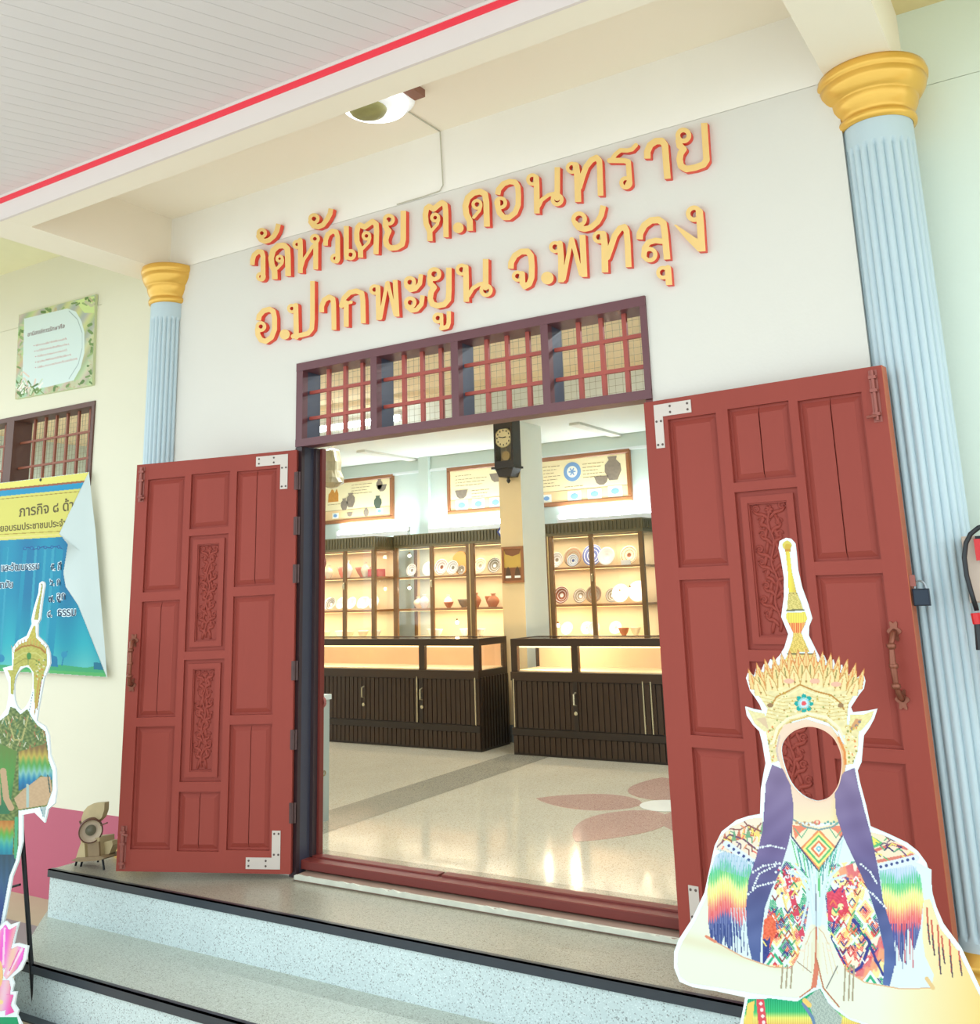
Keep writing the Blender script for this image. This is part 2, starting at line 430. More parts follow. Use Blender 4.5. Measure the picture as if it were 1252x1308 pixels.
# canopy of narrow strips running obliquely
can = setting('canopy_ceiling', (-2, -2.4, 3.65))
def clip(poly, n, c):
    out = []
    for i in range(len(poly)):
        p, q = poly[i], poly[(i + 1) % len(poly)]; a = p[0] * n[0] + p[1] * n[1] - c; d = q[0] * n[0] + q[1] * n[1] - c
        if a <= 0: out.append(p)
        if a * d < 0: t = a / (a - d); out.append((p[0] + t * (q[0] - p[0]), p[1] + t * (q[1] - p[1])))
    return out
ang = math.radians(66); dx, dy = math.cos(ang), math.sin(ang); nx, ny = -dy, dx; sw = 0.082
for k in range(-72, 104):
    c0 = k * sw; P = []
    for a, o in ((-12, 0), (12, 0), (12, sw - 0.002), (-12, sw - 0.002)):
        P.append((dx * a + nx * (c0 + o) - 2, dy * a + ny * (c0 + o) - 2))
    for n, c in (((1, 0), 0.9), ((-1, 0), 6.6), ((0, 1), -1.15), ((0, -1), 3.3)):
        P = clip(P, n, c)
        if not P: break
    if len(P) < 3: continue
    m = MB(); n_ = len(P)
    m.add([(x, y, 3.645) for x, y in P] + [(x, y, 3.655) for x, y in P], [tuple(reversed(range(n_))), tuple(range(n_, 2 * n_))] + [(i, (i + 1) % n_, n_ + (i + 1) % n_, n_ + i) for i in range(n_)])
    m.build('strip', CANM, can)
MB().box((-6.6, -3.3, 3.656), (0.9, -1.14, 3.70)).build('canopy_backing', mat('canopy_gap', (212, 205, 203), 0.8), can)

# landing and steps
ZS1, ZS2 = -0.232, -0.445
MB().box((-5.045, -0.475, ZS2), (2.0, YR, 0.0)).build('landing', LANDM, kind='structure')
MB().box((-5.04, -0.478, ZS1), (2.0, -0.474, -0.03)).build('upper_riser', STEPM, kind='structure')
MB().add([(-4.6, -.935, ZS2), (2, -.935, ZS2), (2, -.4, ZS2), (-5.15, -.4, ZS2), (-4.6, -.935, ZS1), (2, -.935, ZS1), (2, -.4, ZS1), (-5.15, -.4, ZS1)], [(0, 1, 5, 4), (1, 2, 6, 5), (2, 3, 7, 6), (3, 0, 4, 7), (4, 5, 6, 7)]).build('middle_step', TREADM, kind='structure')
MB().box((-4.6, -0.938, ZS2), (2.0, -0.934, ZS1 - 0.03)).build('lower_riser', STEPM, kind='structure')
MB().box((-5.05, -0.488, -0.034), (2.0, -0.474, 0.003)).box((-5.05, -0.488, -0.0), (2.0, -0.455, 0.003)).build('step_nosing', NOSEM, kind='structure')
MB().box((-4.605, -0.948, ZS1 - 0.034), (2.0, -0.934, ZS1 + 0.003)).box((-4.605, -0.948, ZS1), (2.0, -0.915, ZS1 + 0.003)).build('step_nosing', NOSEM, kind='structure')
MB().box((-4.58, -0.985, ZS2), (2.0, -0.934, ZS2 + 0.006)).build('step_nosing', NOSEM, kind='structure')
MB().box((-30, -30, ZS2 - 0.1), (30, -2.6, ZS2)).build('ground', GROUNDM, kind='structure')  # unseen foreground, made pale to bounce light up at the porch
MB().box((-30, -2.6, ZS2 - 0.1), (30, YR, ZS2)).build('ground', TANM, kind='structure')
MB().box((-9.6, -0.62, ZS2), (-5.05, -0.16, ZS2 + 0.004)).build('grey_paving_band', GREYM, kind='structure')
# threshold ledge and sill
b = MB(); b.bbox((XL + 0.08, -0.060, 0.0), (XR - 0.02, 0.05, 0.026), 0.006); b.build('door_ledge', mat('worn_ledge', (150, 124, 108), 0.5, var=0.25, scale=7), kind='structure')
b = MB(); xx = np.linspace(XL + .08, XR - .02, 60); top_ = [.012 + .010 * abs(math.sin(i * 1.3)) * (1 - i / 75) + .004 * math.sin(i * 2.9) for i in range(60)]
b.add([(x, -.0615, .008) for x in xx] + [(x, -.0615, .014 + t_) for x, t_ in zip(xx, top_)] + [(x, -.045, .0272) for x in xx], [(i, i + 1, 61 + i, 60 + i) for i in range(59)] + [(60 + i, 61 + i, 121 + i, 120 + i) for i in range(59)]); b.build('ledge_wear', mat('chipped_white', (206, 206, 190), 0.7, var=0.2, scale=16), kind='structure')

# ------------------------------------------------------------------ door frame and transom
df = setting('door_1', (XL, 0, 0))
fw = 0.048
MB().box((XL, -0.012, 0), (XL + fw, 0.012, ZD)).build('left_jamb', FRAMEDK, df)
MB().box((XL, 0.012, 0), (XL + fw, TH, ZD)).build('left_jamb', mat('frame_blue_grey', (62, 62, 76), 0.35, var=0.1), df)  # blue reflection on the jamb reveal is put into its colour
MB().box((XL + fw, 0.085, 0), (XL + fw + 0.02, 0.118, ZD)).build('door_stop', FRAMEDK, df)
MB().box((XL + fw, 0.118, 0), (XL + fw + 0.035, TH + 0.01, ZD)).build('inner_jamb', FRAMEIN, df)
MB().box((XR - fw + .012, 0.0, 0), (XR, TH, ZD)).build('right_jamb', FRAMEIN, df)
MB().bbox((XL + fw, 0.02, 0.032), (XR - fw, TH - 0.05, 0.075), 0.004).build('door_sill', FRAMEIN, df)
MB().bbox((-2.86, TH - 0.055, 0.05), (XR - fw, TH, 0.085), 0.004).build('door_sill', FRAMEIN, df)
MB().bbox((XL + fw, TH - 0.055, 0.05), (-2.88, TH, 0.083), 0.004).build('door_sill', FRAMEIN, df)
# latches on the inner jamb
for px_, py_, sc in ((409, 644, 0.6), (409, 719, 1.2), (411, 897, 0.9)):
    p = at(px_, py_, TH + 0.01); m = MB(); r = 0.028 * sc
    m.tube([(p[0] + r * math.cos(a), p[1], p[2] + r * math.sin(a)) for a in np.linspace(0, 2 * math.pi, 13)], 0.008 * sc, 6)
    m.box((p[0] - r * 1.6, p[1] - 0.01, p[2] - r), (p[0] - r * .7, p[1] + 0.004, p[2] + r))
    m.build('latch', BOLTM, df)
tw = setting('window_1', (XL, 0, ZD))
MB().box((XL, -0.015, ZD + 0.002), (XR, 0.05, ZD + 0.045)).box((XL, 0.05, ZD + 0.012), (XR, TH, ZD + 0.04)).build('transom_rail', FRAMEM, tw)
MB().box((XL, -0.015, ZT - 0.045), (XR, TH, ZT + 0.002)).build('transom_head', FRAMEM, tw)
for x0, x1 in ((XL, XL + fw), (-3.204, -3.161), (-2.676, -2.632), (-2.146, -2.105), (XR - 0.03, XR)):
    MB().box((x0, -0.013, ZD + 0.04), (x1, 0.03, ZT - 0.04)).build('mullion', FRAMEM, tw)
    MB().box((x0 + 0.004, 0.03, ZD + 0.04), (x1 - 0.004, TH, ZT - 0.04)).build('mullion', mat('reveal_slate', (66, 72, 92), 0.4, var=0.1), tw)
bays = [(XL + fw, -3.204), (-3.161, -2.676), (-2.632, -2.146), (-2.105, XR - 0.03)]
for x0, x1 in bays:
    for i in range(1, 4):
        x = x0 + (x1 - x0) * i / 4 + 0.012
        MB().box((x - 0.011, 0.05, ZD + 0.04), (x + 0.011, 0.068, ZT - 0.04)).build('bar', BARM, tw)
    for z in (2.385, 2.535):
        MB().box((x0, 0.046, z - 0.009), (x1, 0.064, z + 0.009)).build('bar', BARM, tw)
    m = MB()
    nn = int((x1 - x0) / 0.034)
    for i in range(nn + 1):
        x = x0 + (x1 - x0) * i / nn + 0.003 * math.sin(i * 2.3); m.box((x - 0.0006, TH - 0.004, ZD + 0.04), (x + 0.0006, TH - 0.003, ZT - 0.04))
    for i in range(12):
        z = ZD + 0.05 + i * 0.034; m.box((x0, TH - 0.004, z - 0.0006), (x1, TH - 0.003, z + 0.0006))
    m.build('wire_mesh', WIREM, tw, kind='stuff')
# left window
lw = setting('window_2', (wx0, YL, wz0))
MB().box((wx0, YL - 0.01, wz1 - 0.035), (wx1, YL + TH, wz1 + 0.0)).build('window_head', LWINM, lw)
MB().box((wx0, YL - 0.01, wz0), (wx1, YL + TH, wz0 + 0.03)).build('window_sill', LWINM, lw)
for x0, x1 in ((wx1 - 0.03, wx1), (-6.885, -6.79), (-8.0, -7.9), (wx0, wx0 + 0.05)):
    MB().box((x0, YL - 0.012, wz0 + 0.03), (x1, YL + TH, wz1 - 0.03)).build('mullion', LWINM, lw)
for x0, x1 in ((-6.79, wx1 - 0.03), (-7.9, -6.885), (wx0 + 0.05, -8.0)):
    for i in range(1, 7):
        x = x0 + (x1 - x0) * i / 7 + 0.03
        MB().box((x - 0.009, YL + 0.05, wz0 + 0.03), (x + 0.009, YL + 0.066, wz1 - 0.03)).build('bar', mat('bar_brown', (140, 76, 50), 0.5), lw)
    for z in (2.40, 2.59):
        MB().box((x0, YL + 0.046, z - 0.008), (x1, YL + 0.062, z + 0.008)).build('bar', mat('bar_brown', (140, 76, 50), 0.5), lw)
    m = MB()
    for i in range(int((x1 - x0) / 0.034)):
        x = x0 + i * 0.034; m.box((x, YL + TH - 0.004, wz0), (x + 0.0012, YL + TH - 0.002, wz1))
    for i in range(17): z = wz0 + i * 0.034; m.box((x0, YL + TH - 0.004, z), (x1, YL + TH - 0.003, z + 0.0012))
    m.build('wire_mesh', WIREM, lw, kind='stuff')

# ------------------------------------------------------------------ columns
def column(cx, cy, r, label):
    t = thing('fluted_column', label, 'column', (cx, cy, 0))
    m = MB(); NF, n = 24, 288; rings = []
    zs = [0.13, 0.165, 0.19, 3.14, 3.165, 3.19, 3.262]; dep = [0, 0, 1, 1, 0, 0, 0]
    for z, d in zip(zs, dep):
        R = []
        for j in range(n):
            a = 2 * math.pi * j / n; f = abs(math.sin(a * NF / 2)); rr = r - d * r * 0.10 * ((1 - f) ** 1.3)
            R.append((cx + rr * math.cos(a), cy + rr * math.sin(a), z))
        rings.append(R)
    m.add([q for R in rings for q in R], [(i * n + j, i * n + (j + 1) % n, (i + 1) * n + (j + 1) % n, (i + 1) * n + j) for i in range(len(zs) - 1) for j in range(n)])
    m.build('shaft', BLUEM, t)
    k = r / 0.135
    prof = [(.137, 3.255), (.152, 3.262), (.155, 3.275), (.152, 3.288), (.143, 3.292), (.142, 3.302), (.147, 3.312), (.155, 3.322), (.166, 3.345), (.170, 3.37), (.170, 3.376), (.178, 3.38),
            (.190, 3.395), (.204, 3.42), (.210, 3.445), (.207, 3.448), (.210, 3.455), (.216, 3.46), (.218, 3.475), (.214, 3.488), (.212, 3.4995), (0, 3.4995)]
    MB().lathe([(a * k, z) for a, z in prof], 56, (cx, cy, 0)).build('capital', GOLDM, t, smooth=True)
    prof = [(.20, 0.0), (.20, .03), (.19, .04), (.175, .05), (.165, .07), (.165, .08), (.175, .09), (.17, .105), (.15, .115), (.148, .135), (.0, .136)]
    MB().lathe([(a * k, z) for a, z in prof], 56, (cx, cy, 0)).build('base', GOLDM, t, smooth=True)
    return t
column(-4.875, 0.0, 0.114, 'pale blue fluted column with gold capital left of the doorway, behind the left door leaf')
column(-0.525, 0.08, 0.140, 'wide pale blue fluted column with gold capital right of the doorway, behind the right door leaf')

# ------------------------------------------------------------------ door leaves
def leaf(hx, th, sgn, W, label, taper, cracks, name='door_leaf'):
    hy = -0.045; ks = .9888; t = thing(name, label, 'door', (hx, hy, 0))
    d = (sgn * math.cos(math.radians(th)), -math.sin(math.radians(th)))
    nrm = (d[1] * sgn, -d[0] * sgn)            # outward (towards the viewer)
    if nrm[1] > 0: nrm = (-nrm[0], -nrm[1])
    def T(u, w, z):
        zz = z + taper[0] * (u / W) * (1 - z / 2.2) + taper[1] * (u / W) * (z / 2.2)
        u *= ks; zz = 1.4 + (zz - 1.4) * ks
        return (hx + d[0] * u - nrm[0] * w, hy + d[1] * u - nrm[1] * w, max(zz, .003))      # w > 0 goes behind the face
    if W < 1: cols = [(.111, .341), (.380, .603), (.640, .853)]
    else: cols = [(.114, .344), (.397, .665), (.702, .958)]
    ztop, zb = 2.205, 0.008
    c0, c1, c2 = cols
    MB().box((0, 0, zb), (c0[0], .038, ztop), 0, T).build('stile', DOORM, t)
    MB().box((c2[1], 0, zb), (W, .038, ztop), 0, T).build('stile', DOORM, t)
    if W >= 1: MB().box((W - .012, 0.0385, zb), (W + .002, .058, ztop), 0, T).box((W, 0.0, zb), (W + .002, .0385, ztop), 0, T).build('bare_edge', DOORE, t)
    MB().box((c0[1], 0, .11), (c1[0], .038, 2.12), 0, T).build('stile', DOORM, t)
    MB().box((c1[1], 0, .11), (c2[0], .038, 2.12), 0, T).build('stile', DOORM, t)
    MB().box((c0[0], 0.0005, 2.12), (c2[1], .038, ztop), 0, T).build('rail', DOORM, t)
    MB().box((c0[0], 0.0005, zb), (c2[1], .038, .11), 0, T).build('rail', DOORM, t)
    rows_out = [(.118, .742), (.79, 1.416), (1.468, 2.112)]; rows_mid = [(.11, .405), (.455, 1.087), (1.132, 1.766), (1.806, 2.12)]
    for cc, rows in ((c0, rows_out), (c1, rows_mid), (c2, rows_out)):
        ed = [.11] + [v for r_ in rows for v in r_] + [2.12]
        for i in range(0, len(ed), 2):
            if ed[i + 1] - ed[i] > .004: MB().box((cc[0], 0.0003, ed[i]), (cc[1], .038, ed[i + 1]), 0, T).build('rail', DOORM, t)
    for ci, (cc, rows) in enumerate(((c0, rows_out), (c1, rows_mid), (c2, rows_out))):
        for ri, (z0, z1) in enumerate(rows):
            u0, u1 = cc
            if ci == 1 and ri in (1, 2):
                # carved panel: stepped moulding around a sunk ground with foliage
                m = MB()
                for (a, bq, wd, ww) in ((0, 0.022, 0.016, 0), (0.022, 0.05, 0.004, 0), (0.05, 0.056, 0.010, 0)):
                    A = (u0 + a, z0 + a, u1 - a, z1 - a); B = (u0 + bq, z0 + bq, u1 - bq, z1 - bq)
                    m.box((A[0], wd, A[1]), (B[0], .036, A[3]), 0, T); m.box((B[2], wd, A[1]), (A[2], .036, A[3]), 0, T)
                    m.box((B[0], wd, A[1]), (B[2], .036, B[1]), 0, T); m.box((B[0], wd, B[3]), (B[2], .036, A[3]), 0, T)
                m.box((u0 + .05, .022, z0 + .05), (u1 - .05, .037, z1 - .05), 0, T)
                pn = m.build('carved_panel', DOORM, t)
                m = MB(); uc = (u0 + u1) / 2; H = z1 - z0 - .14; hw = (u1 - u0) / 2 - .06; zz0 = z0 + .07
                def tb(pts, r0, fl=0.8):
                    rr = [r0 * (0.5 + 0.6 * math.sin(math.pi * min(1, (i + .6) / len(pts)))) for i in range(len(pts))]
                    m.tube([T(u, .0215, z) for u, z in pts], rr, 6)
                stem = [(uc + 0.010 * math.sin(i * 0.9), zz0 + H * i / 22) for i in range(23)]; m.tube([T(u, .020, z) for u, z in stem], .006, 6)
                for i in range(9):
                    zb_ = zz0 + H * (i + .4) / 9.4
                    for s_ in (-1, 1):
                        ph = rng.uniform(-.01, .01); r_ = hw * (0.75 + 0.2 * math.sin(i * 1.7))
                        tb([(uc + s_ * r_ * f, zb_ + .055 * f ** 1.5 + ph + .012 * math.sin(f * 5)) for f in np.linspace(0, 1, 7)], .0085)
                        cx, cz = uc + s_ * r_ * .8, zb_ + .05 + ph
                        tb([(cx + s_ * (.016 - .0012 * k) * math.cos(k * .8), cz + (.016 - .0012 * k) * math.sin(k * .8)) for k in range(9)], .0055)
                        tb([(uc + s_ * r_ * .35, zb_ + .02), (uc + s_ * r_ * .5, zb_ - .005), (uc + s_ * r_ * .6, zb_ - .028)], .008)
                for k in range(6):
                    a = k * math.pi / 3; tb([(uc, zz0 + H * .98), (uc + .018 * math.cos(a), zz0 + H * .98 + .018 * math.sin(a))], .007)
                m.build('foliage_carving', DOORM, pn, smooth=True)
                continue
            def field_panel(a0, a1):
                m = MB(); i0, i1 = .03, .011
                o = [(a0, z0), (a1, z0), (a1, z1), (a0, z1)]
                vs = [T(u, .018, z) for u, z in o]
                L = i0 if a0 == u0 else 0.001; R = i0 if a1 == u1 else 0.001
                A = [(a0 + (i1 if L > .01 else 0.001), z0 + i1), (a1 - (i1 if R > .01 else 0.001), z0 + i1), (a1 - (i1 if R > .01 else 0.001), z1 - i1), (a0 + (i1 if L > .01 else 0.001), z1 - i1)]
                B = [(a0 + L, z0 + i0), (a1 - R, z0 + i0), (a1 - R, z1 - i0), (a0 + L, z1 - i0)]
                vs += [T(u, .018, z) for u, z in A] + [T(u, .009, z) for u, z in B] + [T(u, .007, z) for u, z in [(B[0][0] + .003, B[0][1] + .003), (B[1][0] - .003 * (R > .01), B[1][1] + .003), (B[2][0] - .003 * (R > .01), B[2][1] - .003), (B[3][0] + .003, B[3][1] - .003)]]
                vs += [T(u, .037, z) for u, z in o]
                fs = []
                for q in (0, 4, 8): fs += [(q + i, q + (i + 1) % 4, q + 4 + (i + 1) % 4, q + 4 + i) for i in range(4)]
                fs += [(12, 13, 14, 15), (16, 17, 18, 19)]
                m.add(vs, fs); m.build('panel', DOORM, t)
            if (ci, ri) in cracks:
                mid = (u0 + u1) / 2; field_panel(u0, mid - .0008); field_panel(mid + .0008, u1)
            else: field_panel(u0, u1)
    # corner brackets
    def bracket(pts, scr):
        m = MB(); m.loops([pts], lambda u, z: T(u, -.003, z), lambda u, z: T(u, .0005, z), 0, 0)
        bk = m.build('corner_bracket', STEELM, t)
        for u, z in scr:
            m = MB(); m.lathe([(0.0055, 0), (0.0055, .0015), (0, .002)], 8, T=lambda x, y, h: T(u + x, -.003 - h, z + y)); m.build('screw', SCREWM, bk)
    bracket([(.05, 1.99), (.092, 1.99), (.092, 2.13), (.232, 2.13), (.232, 2.186), (.05, 2.186)], [(.06, 2.005), (.082, 2.005), (.06, 2.11), (.082, 2.11), (.13, 2.145), (.13, 2.172), (.215, 2.145), (.215, 2.172)])
    bracket([(.055, .215), (.1, .215), (.1, .085), (.235, .085), (.235, .03), (.055, .03)], [(.065, .2), (.088, .2), (.065, .1), (.088, .1), (.13, .045), (.13, .07), (.22, .045), (.22, .07)])
    # slide bolts and pull handle
    ub = W - .035 if W >= 1 else W - .033
    for z0, z1, kz in ((1.985, 2.19, 2.01), (.02, .235, .2)):
        m = MB(); m.box((ub - .016, -.003, z0), (ub + .016, 0.001, z1), 0, T)
        m.tube([T(ub, -.012, z0 + .005), T(ub, -.012, z1 - .002)], .007, 8); m.tube([T(ub, -.012, kz), T(ub - .012, -.028, kz - .004), T(ub - .034, -.03, kz - .006)], .006, 8)
        for z in (z0 + .03, (z0 + z1) / 2 + .02, z1 - .03): m.box((ub - .014, -.02, z - .006), (ub + .014, 0, z + .006), 0, T)
        m.build('slide_bolt', BOLTM, t)
    uh = .975 if W >= 1 else .887
    z0, z1 = .965, 1.205
    m = MB()
    for zk in (z0 + .05, (z0 + z1) / 2, z1 - .05): m.lathe([(.009, -.012), (.017, -.006), (.017, .006), (.009, .012)], 10, T=lambda x, y, h: T(uh - .004 + x, -.047 + y, zk + h))
    path = [T(uh, -.004, z0), T(uh, -.03, z0 + .01), T(uh - .004, -.045, z0 + .045), T(uh - .005, -.05, (z0 + z1) / 2), T(uh - .004, -.045, z1 - .045), T(uh, -.03, z1 - .01), T(uh, -.004, z1)]
    m.tube(path, [.01, .012, .009, .013, .009, .012, .01], 10)
    h = m.build('pull_handle', BRASSM, t, smooth=True)
    for z in (z0, z1):
        m = MB(); n_ = 16
        pts = [(uh + (.02 + .006 * math.cos(6 * a)) * math.cos(a), z + (.034 + .006 * math.cos(6 * a)) * math.sin(a)) for a in [2 * math.pi * k / 36 for k in range(36)]]
        m.loops([pts], lambda u, q: T(u, -.006, q), lambda u, q: T(u, 0, q), 0, 0); m.build('rosette', BRASSM, h)
    for z0 in (.3, .66, 1.01, 1.52, 1.78, 2.03) if W < 1 else ():
        m = MB(); m.tube([T(-.006, -.002, z0 - .05), T(-.006, -.002, z0 + .05)], .006, 8)
        m.box((-.005, -.002, z0 - .05), (.012, .002, z0 + .05), 0, T); m.box((-.022, .004, z0 - .05), (-.006, .008, z0 + .05), 0, T)
        m.build('hinge', mat('hinge_metal', (84, 62, 60), 0.4, metal=0.5, var=0.3, scale=30), t)
    return T
leaf(-3.703, 28, -1, .922, 'open left leaf of the red panelled double door, fluted column behind its top', (.027, -.05), {(2, 1), (0, 2), (0, 0), (1, 0)})
TR = leaf(-1.619, 6, 1, 1.045, 'open right leaf of the red double door, padlock on its edge, behind the large cutout', (0, 0), {(1, 3), (2, 2)})
# padlock hanging at the outer edge of the right leaf
q = at(1176, 735, 0.02) ; q = np.array(TR(1.045, .015, 1.385))
pl = thing('padlock', 'small dark padlock hanging on the outer edge of the right door leaf', 'padlock', (q[0] + .03, q[1], q[2] - .05))
cx, cz = q[0] + .035, q[2] - .035
MB().tube([(cx + .02 * math.cos(a), q[1], cz + .004 + .03 * math.sin(a)) for a in np.linspace(0, math.pi, 9)], .004, 6).build('shackle', mat('steel', (150, 155, 160), .3, metal=.8), pl)
MB().bbox((cx - .028, q[1] - .012, cz - .055), (cx + .028, q[1] + .012, cz + .006), .004).build('lock_body', mat('lock_blue_black', (38, 48, 62), .35, metal=.4), pl)
MB().box((q[0] - .004, q[1] - .008, q[2] - .02), (q[0] + .022, q[1] + .004, q[2] + .02)).build('hasp', BOLTM, pl)

# ------------------------------------------------------------------ raised letters above the door
K = 10.433
def G(name, ox, oy, prims):
    out = []
    c = lambda p: (ox + p[0] / K, oy + p[1] / K)
    for p in prims:
        if p[0] in 's': out.append(('s', [c(q) for q in p[1]], p[2] / K, 'a' in p[3], 'b' in p[3]))
        elif p[0] == 'r': x, y = c(p[1:3]); out.append(('r', x, y, p[3] / K, p[4] / K))
        elif p[0] == 'd': x, y = c(p[1:3]); out.append(('d', x, y, p[3] / K))
        elif p[0] == 'h': x, y = c(p[1:3]); out.append(('h', x, y, p[3] / K))
        elif p[0] == 'p': out.append(('p', [c(q) for q in p[1]]))
    return (name, out)
A_, B_, C_, D_, E_, F_ = (310, 270), (410, 250), (530, 220), (625, 190), (715, 170), (800, 145)
G_, H_, I_, J_, K_, L_ = (315, 350), (415, 340), (510, 325), (630, 300), (700, 250), (800, 260)
row1 = [
 G('ว', *A_, [('s', [(128, 715), (130, 650), (152, 580), (205, 535), (255, 540), (272, 600), (272, 860), (262, 900)], 64, 'a'), ('r', 243, 870, 44, 42)]),
 G('mai han-akat over the first ว', *A_, [('r', 255, 290, 48, 44), ('s', [(212, 330), (240, 375), (295, 400), (350, 385), (415, 330), (455, 260), (478, 168)], 66, 'b')]),
 G('ด', *A_, [('s', [(428, 905), (425, 790), (388, 710), (378, 620), (405, 520), (470, 460), (550, 452), (595, 500), (602, 600), (605, 862)], 76, 'ab'), ('r', 492, 630, 36, 38), ('s', [(532, 650), (525, 690), (460, 760)], 40, '')]),
 G('ห', *A_, [('r', 724, 440, 42, 40), ('s', [(765, 385), (770, 500), (768, 822)], 66, 'b'), ('s', [(785, 740), (815, 640), (870, 560), (935, 460)], 42, ''), ('r', 962, 365, 46, 42), ('s', [(975, 420), (972, 774)], 66, 'b')]),
 G('ว', *B_, [('s', [(60, 665), (62, 590), (90, 515), (150, 470), (200, 480), (222, 550), (224, 840), (212, 870)], 64, 'a'), ('r', 190, 835, 46, 42)]),
 G('mai han-akat over ห', *A_, [('r', 950, 98, 52, 46), ('s', [(905, 140), (945, 195), (1010, 205), (1070, 180), (1130, 100), (1165, 30), (1176, -38)], 66, 'b')]),
 G('เ', *B_, [('s', [(338, 402), (338, 780)], 66, 'a'), ('r', 394, 785, 52, 46), ('s', [(335, 740), (340, 830)], 50, '')]),
 G('ต', *B_, [('s', [(528, 825), (526, 710), (480, 610), (476, 500), (490, 420), (518, 388), (580, 418), (625, 385), (685, 342), (735, 378), (742, 470), (732, 778)], 70, 'ab'), ('r', 606, 535, 44, 40), ('s', [(650, 560), (635, 620), (560, 700)], 42, '')]),
 G('ย', *B_, [('r', 905, 318, 56, 48), ('s', [(860, 350), (858, 400), (880, 450), (905, 470), (880, 520), (862, 590), (872, 650), (925, 698), (1010, 690), (1080, 650), (1096, 590), (1098, 200)], 74, 'b')]),
 G('ต', *C_, [('s', [(200, 918), (198, 790), (150, 690), (138, 570), (155, 480), (190, 455), (250, 492), (320, 430), (360, 405), (400, 430), (410, 510), (415, 866)], 72, 'ab'), ('r', 270, 605, 46, 42), ('s', [(318, 630), (300, 690), (225, 775)], 42, '')]),
 G('full stop', *C_, [('d', 578, 740, 72)]),
 G('ด', *C_, [('s', [(735, 780), (733, 650), (685, 560), (672, 450), (705, 340), (780, 275), (870, 255), (935, 290), (952, 400), (960, 725)], 80, 'ab'), ('r', 828, 428, 52, 42), ('s', [(878, 450), (862, 510), (785, 600)], 44, '')]),
 G('อ', *D_, [('s', [(112, 612), (125, 540), (190, 465), (275, 435), (345, 445), (382, 510), (388, 620), (385, 750), (345, 850), (265, 915), (195, 915), (135, 855), (112, 770), (112, 710)], 72, 'a'), ('r', 152, 720, 62, 48)]),
 G('น', *D_, [('r', 575, 410, 60, 48), ('s', [(625, 385), (632, 500), (635, 862)], 76, 'b'), ('s', [(662, 760), (700, 680), (790, 615), (900, 590)], 52, ''), ('s', [(908, 245), (905, 660)], 74, 'a'), ('r', 905, 678, 62, 50)]),
 G('ท', *E_, [('r', 162, 462, 58, 46), ('s', [(215, 430), (235, 560), (245, 918)], 86, 'b'), ('s', [(262, 720), (300, 590), (350, 450), (420, 360), (490, 325), (528, 370), (534, 470), (545, 835)], 76, 'b')]),
 G('ร', *E_, [('s', [(690, 362), (740, 285), (810, 228), (900, 232), (965, 215), (1015, 160)], 58, ''), ('s', [(665, 365), (860, 365), (915, 380), (920, 460), (932, 640), (905, 690)], 70, ''), ('r', 882, 662, 62, 52)]),
 G('า', *F_, [('s', [(282, 600), (280, 510), (318, 420), (395, 368), (475, 365), (515, 420), (525, 560), (550, 870)], 88, 'ab')]),
 G('ย', *F_, [('r', 762, 292, 74, 62), ('s', [(700, 360), (712, 430), (765, 475), (725, 530), (710, 610), (730, 700), (800, 740), (920, 720), (1030, 680), (1070, 620), (1058, 450), (1038, 125)], 86, 'b')]),
]
